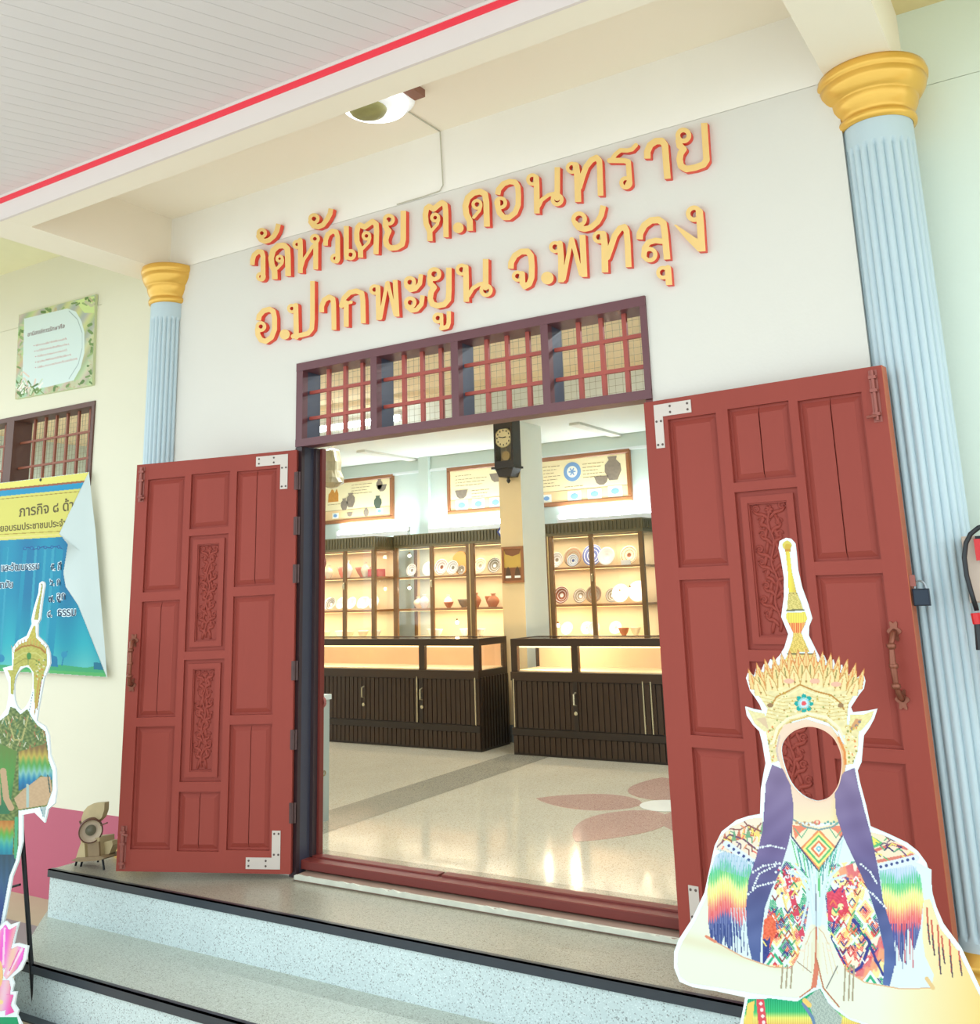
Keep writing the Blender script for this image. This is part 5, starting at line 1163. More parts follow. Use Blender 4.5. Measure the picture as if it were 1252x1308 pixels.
# ------------------------------------------------------------------ old spot lamp on the landing
Y0_ = -.30
f0 = atz(106, 1108, 0.0); yS = -.36
S = lambda x_, y_, Y=yS: at(x_, y_, Y)
t = thing('spot_lamp', 'weathered beige round-faced lamp on small metal legs on the landing, beside the left door leaf', 'lamp', (S(118, 1108)[0], yS, 0))
BEI = mat('old_beige', (186, 166, 124), .6, var=.18, scale=14); BEID = mat('old_beige_dark', (140, 116, 84), .6, var=.2, scale=14); RST = mat('rusty_brown', (104, 66, 48), .6, var=.2)
def slab(pts, Ya, Yb, nm, m_, par=t): return MB().loops([pts], lambda x_, y_: S(x_, y_, Ya), lambda x_, y_: (S(x_, y_, Ya)[0], Yb, S(x_, y_, Ya)[2]), 0, 0, back=True).build(nm, m_, par)
slab([(104, 1045), (107, 1036), (112, 1030), (120, 1026), (133.5, 1025), (133, 1035), (130, 1044), (124, 1050), (104, 1052)], yS + .02, yS + .05, 'shade_fin', BEI)
ctrp = S(116, 1060, yS); rr_ = 14.5 * 5.2 / 1222
dv = CAM - ctrp; dv[2] = 0; dv /= np.linalg.norm(dv); rv = np.array([-dv[1], dv[0], 0.0])
MB().lathe([(rr_, -.04), (rr_ * 1.02, 0), (rr_ * .97, .008), (rr_ * .9, .006), (rr_ * .86, -.002), (rr_ * .45, -.022), (rr_ * .42, -.012), (0, -.008)], 36, T=lambda a, b_, h: tuple(ctrp + rv * a + dv * (h + .03) + np.array([0, 0, b_])), mis=[1, 1, 1, 0, 0, 2, 2]).build('round_face', [mat('face_pale', (206, 186, 160), .5, var=.08), RST, mat('face_lens', (120, 116, 96), .3)], t, smooth=True)
slab([(103, 1072), (127, 1070), (128, 1096), (103, 1098)], yS + .005, yS + .10, 'lamp_body', BEI)
slab([(111.5, 1077), (126, 1075), (127, 1094), (112.5, 1095)], yS - .004, yS + .006, 'front_plate', BEID)
slab([(103.5, 1076), (108, 1078), (109, 1097), (97, 1096), (100, 1086)], yS - .012, yS + .03, 'side_fin', BEI)
slab([(128, 1083), (134, 1075), (143, 1074), (144, 1079), (140, 1090), (133, 1096), (127, 1095)], yS + .03, yS + .07, 'side_shell', BEI)
slab([(90, 1100), (97, 1096), (128, 1094), (134, 1096), (128, 1099), (104, 1101)], yS - .02, yS + .10, 'base_plate', BEID)
for x_, y_, x2, y2 in ((98, 1100, 96, 1113), (105, 1100, 103, 1110), (131, 1097, 133, 1111), (126, 1096, 125, 1101)):
    yy = yS - .01; a = S(x_, y_, yy); b_ = S(x2, y2, yy); b_[2] = max(b_[2], .002); MB().tube([a, b_], .006, 6).build('leg', DARKMET, t)
m = MB(); k_ = S(129, 1054, yS); m.tube([k_, S(137, 1051, yS - .01)], .004, 6); m.tube([S(102, 1049, yS), S(104, 1054, yS)], .006, 6); m.build('side_screw', RST, t)

# ------------------------------------------------------------------ photo-stand cutouts (flat printed boards)
WED = mat('cutout_white_edge', (222, 232, 234), .5, var=.01)
def board_cut(t, outline, hole, Y):
    L = [outline] + ([hole] if hole else [])
    m = MB(); m.loops(L, lambda x_, y_: at(x_, y_, Y), lambda x_, y_: (at(x_, y_, Y)[0], Y + .008, at(x_, y_, Y)[2]), 0, 0, back=True)
    return m.build('board', WED, t)
def smooth(P, n=3):
    out = []; N = len(P)
    for i in range(N):
        p0, p1, p2, p3 = [np.array(P[(i + k) % N], float) for k in (-1, 0, 1, 2)]
        for s_ in range(n):
            u = s_ / n; out.append(tuple(.5 * (2 * p1 + (p2 - p0) * u + (2 * p0 - 5 * p1 + 4 * p2 - p3) * u * u + (3 * p1 - p0 - 3 * p2 + p3) * u ** 3)))
    return out
YRc = -1.30
outR = [(1004, 687), (996, 691), (994.5, 700), (998, 716), (1001.5, 738), (1001.5, 762), (998, 788), (1003, 800), (1007, 810), (1002, 827), (996, 837), (992, 841), (989, 847), (984, 842), (980, 851), (976, 848), (972, 858), (966, 853.5), (963, 864), (956, 858), (953, 866), (958, 882), (966, 893), (971, 901), (973.5, 908),
        (963, 906), (952, 902.6), (954, 914), (962, 926), (970, 934), (974, 950), (978, 975), (975, 990), (972, 1008), (971, 1040), (955, 1043), (940, 1048), (922, 1062), (913, 1080), (906, 1112), (900, 1140), (884, 1174), (867, 1200), (861, 1216), (861, 1236), (868, 1254), (885, 1261), (915, 1266), (952, 1274), (949, 1290), (943, 1320), (930, 1420), (905, 1560), (900, 1640),
        (1230, 1650), (1225, 1560), (1200, 1430), (1290, 1400), (1320, 1370), (1285, 1310), (1252, 1264), (1228, 1212), (1205, 1181), (1196, 1160), (1191, 1143), (1188, 1120), (1183, 1103), (1172, 1088), (1158, 1077), (1135, 1066), (1111.5, 1056), (1106, 1030), (1098, 1000), (1095, 985), (1100, 974), (1103, 940), (1110, 930), (1116, 919), (1120.5, 905.5), (1108, 908), (1089, 910), (1086.5, 904),
        (1096, 889), (1103, 880), (1105, 870), (1103, 863), (1097, 864), (1091, 869), (1090, 857), (1084, 862), (1080, 868), (1077.5, 857), (1075, 849), (1069, 854), (1067, 852), (1064, 842.5), (1058, 848), (1056, 846), (1052, 837), (1047, 841), (1040, 827), (1032.6, 812), (1033, 800), (1037, 790), (1032, 772), (1024, 750), (1019, 728), (1017, 706), (1015.5, 694), (1010, 688)]
holeR = smooth([(1032.6, 928.3), (1014, 934), (1001.5, 946), (998, 959.5), (1002.3, 979.6), (1010.7, 1000), (1024, 1015), (1038, 1022), (1048, 1022.8), (1059.5, 1018), (1069.6, 1005), (1074, 988), (1075, 969.5), (1071, 954), (1063, 941), (1049.5, 931.7)], 3)
p = at(1045, 1200, YRc)
tR = thing('photo_cutout', 'large face-hole cutout of a dancer in a tall golden crown, before the right door leaf', 'cutout', (p[0], YRc, ZS2), 'face-hole dancer cutouts')
board_cut(tR, outR, holeR, YRc)
c = Canvas(858, 684, 1262, 1345, .8)
X, Y = c.X, c.Y
HN = lambda x_, y_, s=1.0: np.sin(x_ * .8 * s + 2.1 * np.sin(y_ * .37 * s)) * np.cos(y_ * .9 * s + 1.7 * np.sin(x_ * .29 * s))
def tone(base, amp=10, s=1.0): return lambda x_, y_: np.array(base, float) + amp * HN(x_, y_, s)[..., None] * np.array([1, 1, .9])
GOLD = (238, 214, 140); GOLDD = (206, 160, 86); GOLDY = (232, 212, 84)
# crown spire
c.disc(1005.5, 696.5, 6.3, (226, 206, 96)); c.disc(1006.5, 698.5, 4, (214, 178, 70))
c.poly([(1002, 701.5), (1010, 701.5), (1010, 705), (1002.5, 705)], (206, 150, 60))
c.poly([(1003, 704), (1009, 704), (1012, 730), (1018, 757), (1007, 757), (1006, 730)], lambda x_, y_: np.stack([244 - 3 * np.abs(x_ - 1009), 226 - 5 * np.abs(x_ - 1009), 86 + 0 * x_], -1))
c.poly([(1007, 756), (1018, 756), (1024, 770), (1027, 780), (1005, 780), (1006, 766)], tone((218, 198, 116), 26, 1.6))
for k in range(3): c.disc(1009 + k * 4.5, 758, 1, (150, 120, 60))
c.stroke([(1005, 780), (1027, 779)], 2.6, (120, 116, 84))
c.poly([(1004.5, 782), (1029, 781.5), (1032, 790), (1029, 796), (1007, 797), (1004, 790)], lambda x_, y_: np.stack([238 + 10 * np.sin(x_ * 2), 218 + 12 * np.sin(x_ * 2), 96 + 0 * x_], -1))
c.poly([(1006.5, 796), (1030, 795), (1024, 808), (1013, 809)], lambda x_, y_: np.where((np.sin(x_ * 2.2) > 0)[..., None], (232, 104, 62), (244, 190, 110)))
c.poly([(1013, 808), (1024, 808), (1027, 816), (1035, 833), (1006, 834), (1012, 817)], tone((228, 196, 104), 30, 1.8)); c.stroke([(1006, 835), (1038, 835)], 2.4, (132, 120, 80))
c.poly([(1006, 836), (1038, 836), (1047, 850), (1062, 862), (990, 862), (998, 850)], tone((238, 210, 130), 16, 1.4))
# crown cup
cup = [(958, 866), (966, 862), (985, 853), (1000, 846), (1022, 840), (1044, 846), (1060, 853), (1082, 862), (1099, 870), (1096, 880), (1084, 900), (1082, 925), (1098, 925), (1096, 960), (1090, 976), (1076, 978), (1079, 940), (1060, 925), (1035, 916), (1012, 922), (997, 940), (994, 960), (996, 972), (985, 975), (981, 950), (976, 925), (980, 905), (972, 893), (962, 880)]
mc = c.poly(cup, tone((240, 224, 170), 9, .5))
for k in range(7): c.stroke([(966 + k * 1.5, 884 + k * 5.2), (1000, 893 + k * 4.5), (1030, 889 + k * 4.8), (1062, 893 + k * 4.5), (1096 - k * 1.5, 886 + k * 5.2)], .9, (222, 192, 120), mc)
for row_, n_, y0_, h_, w_, col_ in ((0, 15, 868, 27, 5.2, (240, 206, 140)), (1, 12, 874, 24, 6.2, (244, 216, 150)), (2, 9, 878, 22, 7.4, (246, 224, 164))):
    for i in range(n_):
        u = (i + .5 * (row_ == 1)) / (n_ - (row_ != 1)); xb = 964 + 4 * row_ + u * (132 - 8 * row_); yb = y0_ - (24 - 5 * row_) * math.sin(math.pi * u) ** .8; lean = (u - .5) * 22
        P = [(xb - w_, yb + h_ * .5), (xb - w_ * .8 + lean * .3, yb), (xb + lean * .75, yb - h_ * .55), (xb + w_ * .8 + lean * .3, yb), (xb + w_, yb + h_ * .5)]
        c.poly(P, col_); c.stroke(P, 1.1, ((216, 134, 74), (222, 150, 84), (206, 160, 92))[row_]); c.stroke([(xb, yb + h_ * .4), (xb + lean * .4, yb - h_ * .2)], 1.5, ((236, 150, 84), (150, 140, 80), (232, 170, 110))[row_]); c.disc(xb, yb + h_ * .3, 1.3, (160, 130, 66))
for x_, y_ in ((1008, 870), (1041, 870), (1068, 874)): c.disc(x_, y_, 6.5, (240, 186, 160), ry=3.2)
c.stroke([(985, 902), (992, 890), (1005, 884), (1022, 874.5), (1042, 883), (1062, 888), (1074, 898), (1078, 906)], 2, (196, 140, 66)); c.stroke([(985, 906), (993, 895), (1006, 888), (1022, 879), (1042, 887), (1061, 892), (1072, 902)], 1.2, (250, 240, 190))
for x_, y_ in ((984, 901), (1074, 901)): c.disc(x_, y_, 4, (160, 124, 86), ry=3)
for k in range(8):
    a = k * math.pi / 4; c.disc(1027 + 9 * math.cos(a), 898.5 + 9 * math.sin(a), 3.3, (28, 168, 160)); c.disc(1027 + 5.4 * math.cos(a), 898.5 + 5.4 * math.sin(a), 2.2, (150, 214, 220))
c.disc(1027, 898.5, 5.2, (206, 226, 236)); c.disc(1027, 898.5, 3.1, (236, 92, 96))
for _ in range(90):
    x_, y_ = rng.uniform(985, 1085), rng.uniform(884, 925)
    c.disc(x_, y_, rng.uniform(.7, 1.3), tuple(rng.choice([[206, 170, 70], [150, 160, 80], [250, 244, 200], [190, 150, 90]])), clip=mc)
c.stroke([(988, 948), (993, 930), (1006, 918), (1030, 911), (1056, 916), (1072, 930), (1080, 950)], 3.4, (248, 240, 200)); c.stroke([(990, 950), (996, 932), (1010, 921), (1032, 915), (1054, 920), (1069, 933), (1077, 952)], 1.6, (222, 186, 110))
# ears
c.poly([(954, 905), (965, 909), (977, 911), (984, 932), (976, 935), (964, 925)], tone((238, 224, 170), 6)); c.poly([(966, 918), (978, 916), (982, 932)], (226, 196, 160))
c.poly([(1086, 912), (1104, 912), (1117, 907), (1113, 919), (1100, 934), (1084, 932)], tone((238, 224, 160), 6)); c.poly([(1085, 932), (1093, 918), (1101, 919), (1096, 928)], (218, 160, 110))
for x_, y_ in ((1098, 922), (1094, 927), (1089, 931)): c.disc(x_, y_, 2, (140, 130, 128))
# side pieces of the crown
for x0_, x1_ in ((977, 993), (1081, 1098)):
    for _ in range(40): c.disc(rng.uniform(x0_, x1_), rng.uniform(928, 974), rng.uniform(.8, 1.6), tuple(rng.choice([[214, 180, 86], [150, 150, 80], [236, 150, 90], [250, 244, 210]])), clip=mc)
# skin around the hole, neck
c.poly([(994, 940), (1001, 926), (1030, 918), (1062, 928), (1078, 950), (1081, 978), (1076, 1005), (1068, 1020), (1072, 1052), (1010, 1050), (1011, 1015), (1000, 990), (993, 965)], lambda x_, y_: np.stack([244 - 8 * np.clip((x_ - 1060) / 20, 0, 1), 214 + 14 * np.clip((y_ - 1020) / 30, 0, 1) - 30 * np.clip((x_ - 1064) / 16, 0, 1), 190 - 60 * np.clip((x_ - 1060) / 20, 0, 1)], -1))
c.stroke([(1071, 942), (1079, 960), (1080, 976)], 3.2, (232, 146, 80)); c.stroke([(996, 940), (992, 958), (995, 972)], 2.2, (214, 190, 180))
# long hair / scarf lengths
vio = lambda x_, y_: np.stack([np.interp(y_, [985, 1090, 1160, 1260], [136, 118, 84, 96]), np.interp(y_, [985, 1090, 1160, 1260], [118, 104, 92, 120]), np.interp(y_, [985, 1090, 1160, 1260], [154, 150, 142, 178])], -1) + 8 * HN(x_, y_, .13)[..., None]
sc1 = [(986, 976), (1000, 982), (1010, 1003), (1014, 1030), (1013, 1050), (1007, 1078), (1001, 1098), (996, 1115), (986, 1135), (977, 1160), (972, 1200), (971, 1240), (962, 1232), (956, 1205), (953, 1160), (956, 1125), (966, 1095), (974, 1062), (976, 1030), (978, 1000)]
sc2 = [(1066, 1006), (1078, 986), (1092, 980), (1097, 1005), (1106, 1040), (1112, 1062), (1122, 1110), (1128, 1150), (1140, 1190), (1145, 1225), (1136, 1262), (1128, 1258), (1130, 1215), (1120, 1170), (1108, 1135), (1092, 1100), (1078, 1070), (1068, 1040)]
# torso base (pale) then details
c.poly([(912, 1095), (1010, 1060), (1075, 1060), (1190, 1110), (1196, 1260), (1060, 1262), (905, 1240)], (226, 240, 240))
# fringes on both arms
def fringe(pts, ph, wob):
    R = [(0, (214, 222, 240)), (.14, (196, 214, 234)), (.2, (70, 196, 130)), (.30, (110, 204, 110)), (.35, (240, 244, 140)), (.46, (246, 232, 120)), (.52, (246, 170, 110)), (.6, (240, 96, 90)), (.68, (228, 80, 96)), (.72, (70, 82, 150)), (1, (52, 70, 132))]
    ys = [r_[0] for r_ in R]
    def f(x_, y_):
        st_ = .05 * np.sin(x_ * 2.7) + .05 * np.sin(x_ * .9 + 1.3)
        u = ph(x_, y_) + wob * np.sin(x_ * .17 + 1.1) + .03 * np.sin(x_ * 1.9)
        col = np.stack([np.interp(u, ys, [r_[1][k] for r_ in R]) for k in range(3)], -1) * .86 + np.array([32, 34, 36])
        streak = (np.sin(x_ * 2.3 + .05 * y_) > .72)[..., None]
        return np.where(streak, col * .72 + np.array([245, 250, 250]) * .28, col - 10 * st_[..., None] * 4)
    m_ = c.poly(pts, f)
    return m_
fringe([(905, 1120), (914, 1092), (935, 1084), (960, 1102), (961, 1150), (957, 1190), (950, 1170), (946, 1200), (938, 1192), (932, 1216), (925, 1196), (919, 1214), (912, 1196), (906, 1206), (902, 1150)], lambda x_, y_: (y_ - 1085 - (x_ - 930) * .1) / 125, .05)
for k in range(14): x_ = 904 + k * 4.2; c.stroke([(x_, 1180), (x_ + rng.uniform(-1, 3), 1195 + rng.uniform(8, 34))], 1.3, (60, 76, 136))
for k in range(7): x_ = 934 + k * 3.6; c.stroke([(x_, 1160), (x_ + 3, 1205)], .9, (206, 226, 236))
fringe([(1124, 1112), (1165, 1104), (1176, 1118), (1180, 1150), (1176, 1185), (1168, 1215), (1160, 1185), (1152, 1230), (1144, 1200), (1137, 1222), (1130, 1170)], lambda x_, y_: (y_ - 1098) / 125, -.03)
for k in range(12): x_ = 1128 + k * 3.4; c.stroke([(x_, 1180), (x_ + rng.uniform(-1, 2), 1215 + rng.uniform(8, 40))], 1.3, tuple(rng.choice([[84, 90, 160], [206, 90, 110], [70, 84, 140]])))
# shoulder yokes
yl = c.poly([(918, 1070), (935, 1055), (958, 1045), (974, 1044), (974, 1070), (966, 1098), (945, 1092), (914, 1086)], (244, 228, 206))
for k in range(9):
    x_ = 922 + k * 6; c.poly([(x_, 1078 - k * 1.6), (x_ + 4, 1062 - k * 1.4), (x_ + 8, 1076 - k * 1.2)], tuple([(206, 120, 96), (246, 214, 130), (130, 170, 130)][k % 3]), yl)
c.stroke([(916, 1082), (932, 1066), (950, 1072), (970, 1088)], 2.2, (122, 84, 110), yl); c.stroke([(925, 1058), (945, 1060), (956, 1054), (972, 1062)], 1.8, (150, 96, 90), yl); c.stroke([(950, 1048), (962, 1064), (972, 1052)], 1.8, (150, 96, 90), yl)
def dots(p0, p1, n): 
    c.stroke([p0, p1], 9, (226, 234, 244))
    for k in range(n): u = (k + .5) / n; x_, y_ = p0[0] + (p1[0] - p0[0]) * u, p0[1] + (p1[1] - p0[1]) * u; c.disc(x_, y_, 2, (70, 84, 140))
for k in range(26):
    x_, y_ = rng.uniform(918, 972), rng.uniform(1048, 1096); a = rng.choice([.5, -1.0]); c.stroke([(x_, y_), (x_ + 6 * math.cos(a), y_ + 6 * math.sin(a)), (x_ + 9 * math.cos(a) - 3, y_ + 9 * math.sin(a) + 5)], 1.6, tuple(rng.choice([[150, 86, 84], [236, 150, 110], [246, 226, 120], [110, 170, 130], [116, 84, 120], [240, 120, 104]])), yl)
dots((928, 1078), (966, 1105), 6)
for k in range(22): x_ = 918 + k * 2.1; c.stroke([(x_, 1084 + k * .8), (x_ - 1, 1110 + k * .6)], .9, (150, 190, 210))
yr = c.poly([(1110, 1062), (1128, 1066), (1152, 1078), (1172, 1092), (1170, 1098), (1122, 1106), (1116, 1085)], (246, 226, 196))
c.poly([(1111, 1066), (1130, 1078), (1114, 1084)], (100, 190, 120), yr); c.poly([(1114, 1068), (1124, 1076), (1116, 1080)], (246, 230, 110), yr); c.stroke([(1114, 1088), (1140, 1078), (1158, 1084)], 4, (220, 120, 110), yr); c.stroke([(1132, 1080), (1142, 1088), (1152, 1082), (1138, 1078), (1130, 1086)], 1.8, (70, 60, 110), yr); c.stroke([(1122, 1100), (1165, 1092)], 4, (222, 130, 112), yr)
for k in range(22):
    x_, y_ = rng.uniform(1112, 1168), rng.uniform(1062, 1102); a = rng.choice([.6, -.7]); c.stroke([(x_, y_), (x_ + 6 * math.cos(a), y_ + 6 * math.sin(a)), (x_ + 9 * math.cos(a) + 3, y_ + 9 * math.sin(a) + 4)], 1.6, tuple(rng.choice([[150, 86, 84], [236, 130, 100], [246, 226, 120], [96, 180, 120], [116, 84, 120]])), yr)
dots((1122, 1108), (1170, 1096), 7)
for k in range(18): x_ = 1124 + k * 2.7; c.stroke([(x_, 1112 - k * .3), (x_, 1128)], .9, (176, 206, 226))
# chest panels: woven zigzags
def weave(pts, cx_, cy_, sx, sy, pal):
    def f(x_, y_):
        u = (np.abs((x_ - cx_) / sx) + (y_ - cy_) / sy) ; k = np.floor(u * 2.2 + .25 * np.sin(x_ * .7)).astype(int) % len(pal)
        d = np.abs(((x_ - cx_) / sx) % 1 - .5) + np.abs(((y_ - cy_) / sy) % 1 - .5); k2 = np.floor(d * 7).astype(int) % len(pal)
        kk = np.where(np.sin(y_ * .06 + x_ * .02) > 0, k, k2)
        fine = (np.sin(x_ * 2.4) * np.sin(y_ * 2.1) > .55)[..., None]
        return np.where(fine, np.array((246, 246, 236)), np.array(pal)[kk])
    return c.poly(pts, f)
PALW = [(228, 72, 84), (246, 150, 96), (248, 232, 150), (236, 246, 240), (60, 176, 130), (64, 74, 140), (240, 110, 90), (246, 236, 206)]
chest = weave([(1003, 1100), (1022, 1104), (1036, 1125), (1032, 1165), (1026, 1205), (1018, 1238), (1000, 1240), (974, 1236), (974, 1200), (984, 1150), (994, 1118)], 1005, 1110, 26, 34, PALW)
chest = chest | weave([(1060, 1104), (1092, 1100), (1106, 1130), (1120, 1172), (1130, 1215), (1128, 1258), (1100, 1252), (1076, 1238), (1058, 1190), (1054, 1140)], 1092, 1110, 27, 36, PALW)
# red and navy blocks, scattered as in the weave
c.poly([(976, 1175), (990, 1165), (992, 1190), (982, 1215), (974, 1205)], tone((240, 110, 80), 14)); c.poly([(974, 1200), (984, 1196), (982, 1240), (974, 1236)], tone((62, 72, 140), 10)); c.stroke([(993, 1120), (1020, 1215)], 2.2, (240, 214, 130)); c.stroke([(1004, 1112), (1026, 1200)], 7, (220, 76, 100))
for k in range(7): c.disc(1006 + k * 3.2, 1120 + k * 13, 2.4, (244, 226, 226)); c.disc(1006 + k * 3.2, 1120 + k * 13, 1.1, (90, 90, 140))
c.poly([(1056, 1140), (1078, 1132), (1084, 1160), (1070, 1180), (1058, 1176)], tone((226, 80, 104), 12)); c.disc(1067, 1165, 5, (240, 226, 150)); c.disc(1074, 1158, 4, (244, 236, 180)); c.stroke([(1096, 1146), (1080, 1196)], 4, (244, 214, 130))
c.stroke([(1090, 1175), (1112, 1205), (1100, 1235), (1084, 1245)], 4, (64, 70, 146)); c.stroke([(1066, 1176), (1062, 1200), (1080, 1232)], 2.5, (64, 70, 146)); c.stroke([(1110, 1206), (1128, 1245)], 3, (64, 70, 146))
for x_, y_ in ((990, 1222), (1112, 1250)):
    for k, cc in enumerate(((236, 244, 240), (60, 180, 130), (236, 244, 240), (222, 70, 90))): r_ = 15 - 4 * k; c.poly([(x_ - r_, y_ + 10), (x_, y_ + 10 - r_ * 1.4), (x_ + r_, y_ + 10)], cc)
for s_, cx0, cy0 in ((0, 1004, 1165), (1, 1090, 1175)):
    for k in range(70):
        x_ = cx0 + rng.normal(0, 15); y_ = cy0 + rng.uniform(-55, 62); up = rng.choice([-1, 1]); cc = tuple(rng.choice([[224, 70, 88], [64, 70, 140], [246, 226, 130], [52, 160, 116], [240, 130, 90], [246, 246, 240], [150, 60, 70]]))
        c.stroke([(x_ - 4, y_ + 3 * up), (x_, y_ - 3 * up), (x_ + 4, y_ + 3 * up)], 1.7, cc, chest)
# bead collar
tri = c.poly([(1010, 1046), (1022, 1052), (1046, 1056), (1066, 1052), (1076, 1048), (1077, 1066), (1064, 1088), (1046, 1112), (1026, 1088), (1011, 1068)], (250, 230, 196))
for k, cc in enumerate(((238, 150, 100), (250, 236, 140), (100, 190, 120), (250, 236, 180), (238, 130, 90), (240, 240, 220), (80, 130, 160))):
    r_ = 24 - k * 3.4; c.poly([(1046 - r_, 1084), (1046, 1084 - r_ * 1.05), (1046 + r_, 1084), (1046, 1084 + r_ * 1.15)], cc, tri)
c.disc(1046, 1084, 3.2, (120, 200, 220)); c.disc(1046, 1084, 1.4, (250, 250, 250))
for s_ in (-1, 1): c.poly([(1046 + s_ * 12, 1056), (1046 + s_ * 34, 1054), (1046 + s_ * 30, 1072), (1046 + s_ * 22, 1062)], (240, 140, 110), tri); c.stroke([(1046 + s_ * 14, 1058), (1046 + s_ * 22, 1070), (1046 + s_ * 31, 1058)], 1.3, (100, 180, 140), tri)
c.stroke([(1011, 1048), (1011, 1068), (1026, 1088), (1046, 1113), (1064, 1088), (1077, 1066), (1076, 1048)], 2, (86, 92, 120))
c.stroke([(1012, 1046), (1028, 1056), (1046, 1060), (1064, 1056), (1076, 1047)], 2.2, (130, 160, 160)); c.disc(1044, 1051, 4.4, (232, 120, 110), ry=3.4); c.disc(1044, 1050, 2, (246, 220, 190))
for k in range(6): c.disc(1018 + k * 5, 1051 + (k % 2) * 2, 1.9, (200, 160, 120)); c.disc(1054 + k * 3.8, 1052 - (k % 2) * 2, 1.7, (110, 170, 160))
# fringe under the collar
for k in range(30):
    u = k / 29; x_ = 1009 + 70 * u; y_ = 1070 + 42 * (1 - abs(u - .5) * 2); c.stroke([(x_, y_), (1046 + (x_ - 1046) * .72, y_ + 26 + 14 * math.sin(k * 2.1))], 1.4, tuple(rng.choice([[80, 190, 170], [196, 226, 226], [60, 150, 150], [226, 240, 236], [110, 200, 130]])))
c.poly(sc1, vio); c.poly(sc2, vio)
for P in ([(968, 1083), (984, 1080), (1002, 1084)], [(962, 1114), (975, 1106), (996, 1103)], [(956, 1142), (968, 1132), (992, 1126)], [(962, 1134), (970, 1116), (990, 1106)], [(1100, 1104), (1112, 1114), (1120, 1128)], [(1102, 1134), (1115, 1142), (1132, 1160)]):
    for a_, b_ in zip(P, P[1:]):
        n_ = int(math.hypot(b_[0] - a_[0], b_[1] - a_[1]) / 3.2)
        for k in range(n_ + 1): c.disc(a_[0] + (b_[0] - a_[0]) * k / max(n_, 1), a_[1] + (b_[1] - a_[1]) * k / max(n_, 1), 1.6 - .5 * (k % 2), (236, 244, 248))
for _ in range(60):
    s_ = rng.choice([0, 1]); cx_, cy_ = ((1000, 1120), (1082, 1130))[s_]; x_, y_ = rng.normal(cx_, 9), rng.normal(cy_, 8); c.disc(x_, y_, rng.uniform(.8, 2), tuple(rng.choice([[240, 246, 250], [90, 100, 160], [236, 240, 246], [226, 80, 110]])))
# praying arms and hands
def skin(x_, y_):
    g = np.clip((x_ - 1120) / 130, 0, 1); sh = 10 * np.exp(-((y_ - (1214 + (x_ - 930) * .25)) / 9) ** 2) * (x_ < 1000) + 12 * np.exp(-((x_ - 1043) / 5) ** 2) * (y_ > 1180)
    return np.stack([238 + 12 * g - sh * .5, 244 - 26 * g - sh * 1.6, 222 - 80 * g - sh * 2.4], -1)
la = [(904, 1142), (905, 1180), (908, 1200), (925, 1208), (950, 1222), (985, 1234), (1012, 1236), (1020, 1222), (1026, 1200), (1034, 1182), (1042, 1178), (1045, 1200), (1044, 1240), (1036, 1266), (1018, 1275), (975, 1271), (920, 1262), (880, 1256), (869, 1248), (865, 1232), (866, 1216), (872, 1202), (888, 1176)]
ra = [(1046, 1180), (1054, 1182), (1062, 1200), (1072, 1222), (1080, 1238), (1105, 1254), (1150, 1262), (1190, 1263), (1193, 1245), (1182, 1222), (1178, 1195), (1180, 1150), (1188, 1148), (1202, 1186), (1224, 1214), (1250, 1268), (1280, 1312), (1300, 1345), (1180, 1345), (1120, 1312), (1085, 1300), (1062, 1280), (1050, 1262), (1044, 1240)]
c.poly(la, skin); c.poly(ra, skin)
c.stroke([(904, 1198), (925, 1209), (950, 1223), (985, 1235), (1012, 1237)], 1.6, (226, 176, 140)); c.stroke([(1080, 1239), (1105, 1255), (1150, 1263), (1192, 1262)], 1.6, (232, 184, 140)); c.stroke([(1192, 1262), (1184, 1250)], 5, (236, 200, 140)); c.stroke([(902, 1196), (914, 1203)], 3.5, (228, 140, 110))
c.stroke([(1043, 1184), (1042, 1225), (1038, 1262), (1022, 1274)], 2, (206, 120, 92)); c.stroke([(1043, 1224), (1052, 1262), (1072, 1286)], 1.8, (190, 120, 90)); c.poly([(1042, 1224), (1046, 1240), (1043, 1262), (1036, 1262)], (222, 130, 104))
for s_, P in ((0, [(1030, 1206), (1036, 1190), (1042, 1184)]), (1, [(1058, 1206), (1052, 1192), (1046, 1186)])): c.stroke(P, 1.1, (226, 186, 150))
for x0_, x1_ in ((1029, 1026), (1033, 1031), (1037, 1037)): c.stroke([(x0_, 1204), (x1_, 1240)], .9, (232, 206, 176))
for x0_, x1_ in ((1051, 1057), (1055, 1064), (1059, 1070)): c.stroke([(x0_, 1204), (x1_, 1244)], .9, (232, 210, 176))
for x_, y_ in ((1026, 1214), (1060, 1214)): c.disc(x_, y_, 3, (244, 226, 206), ry=2)
# long white nails sweeping up
for P in ([(1008, 1112), (1024, 1120), (1034, 1142), (1040, 1180)], [(1014, 1104), (1032, 1124), (1040, 1150), (1043, 1182)], [(1080, 1118), (1062, 1124), (1052, 1146), (1047, 1182)], [(1072, 1108), (1058, 1122), (1050, 1140), (1045, 1178)], [(1040, 1120), (1042, 1150), (1044, 1180)], [(1024, 1182), (1032, 1150), (1030, 1130)]): c.stroke(P, 3.0, (214, 232, 240))
c.stroke([(1042, 1130), (1043, 1186)], 1.2, (110, 110, 130))
for x_ in (1000, 1006, 1012, 1080, 1086, 1091): c.stroke([(x_, 1234), (x_ - 2, 1262 + (x_ > 1050) * 16)], 2.2, (176, 160, 134))
c.stroke([(1036, 1242), (1018, 1228)], 1.2, (170, 140, 120)); c.stroke([(1056, 1262), (1070, 1234)], 1.2, (120, 110, 110))
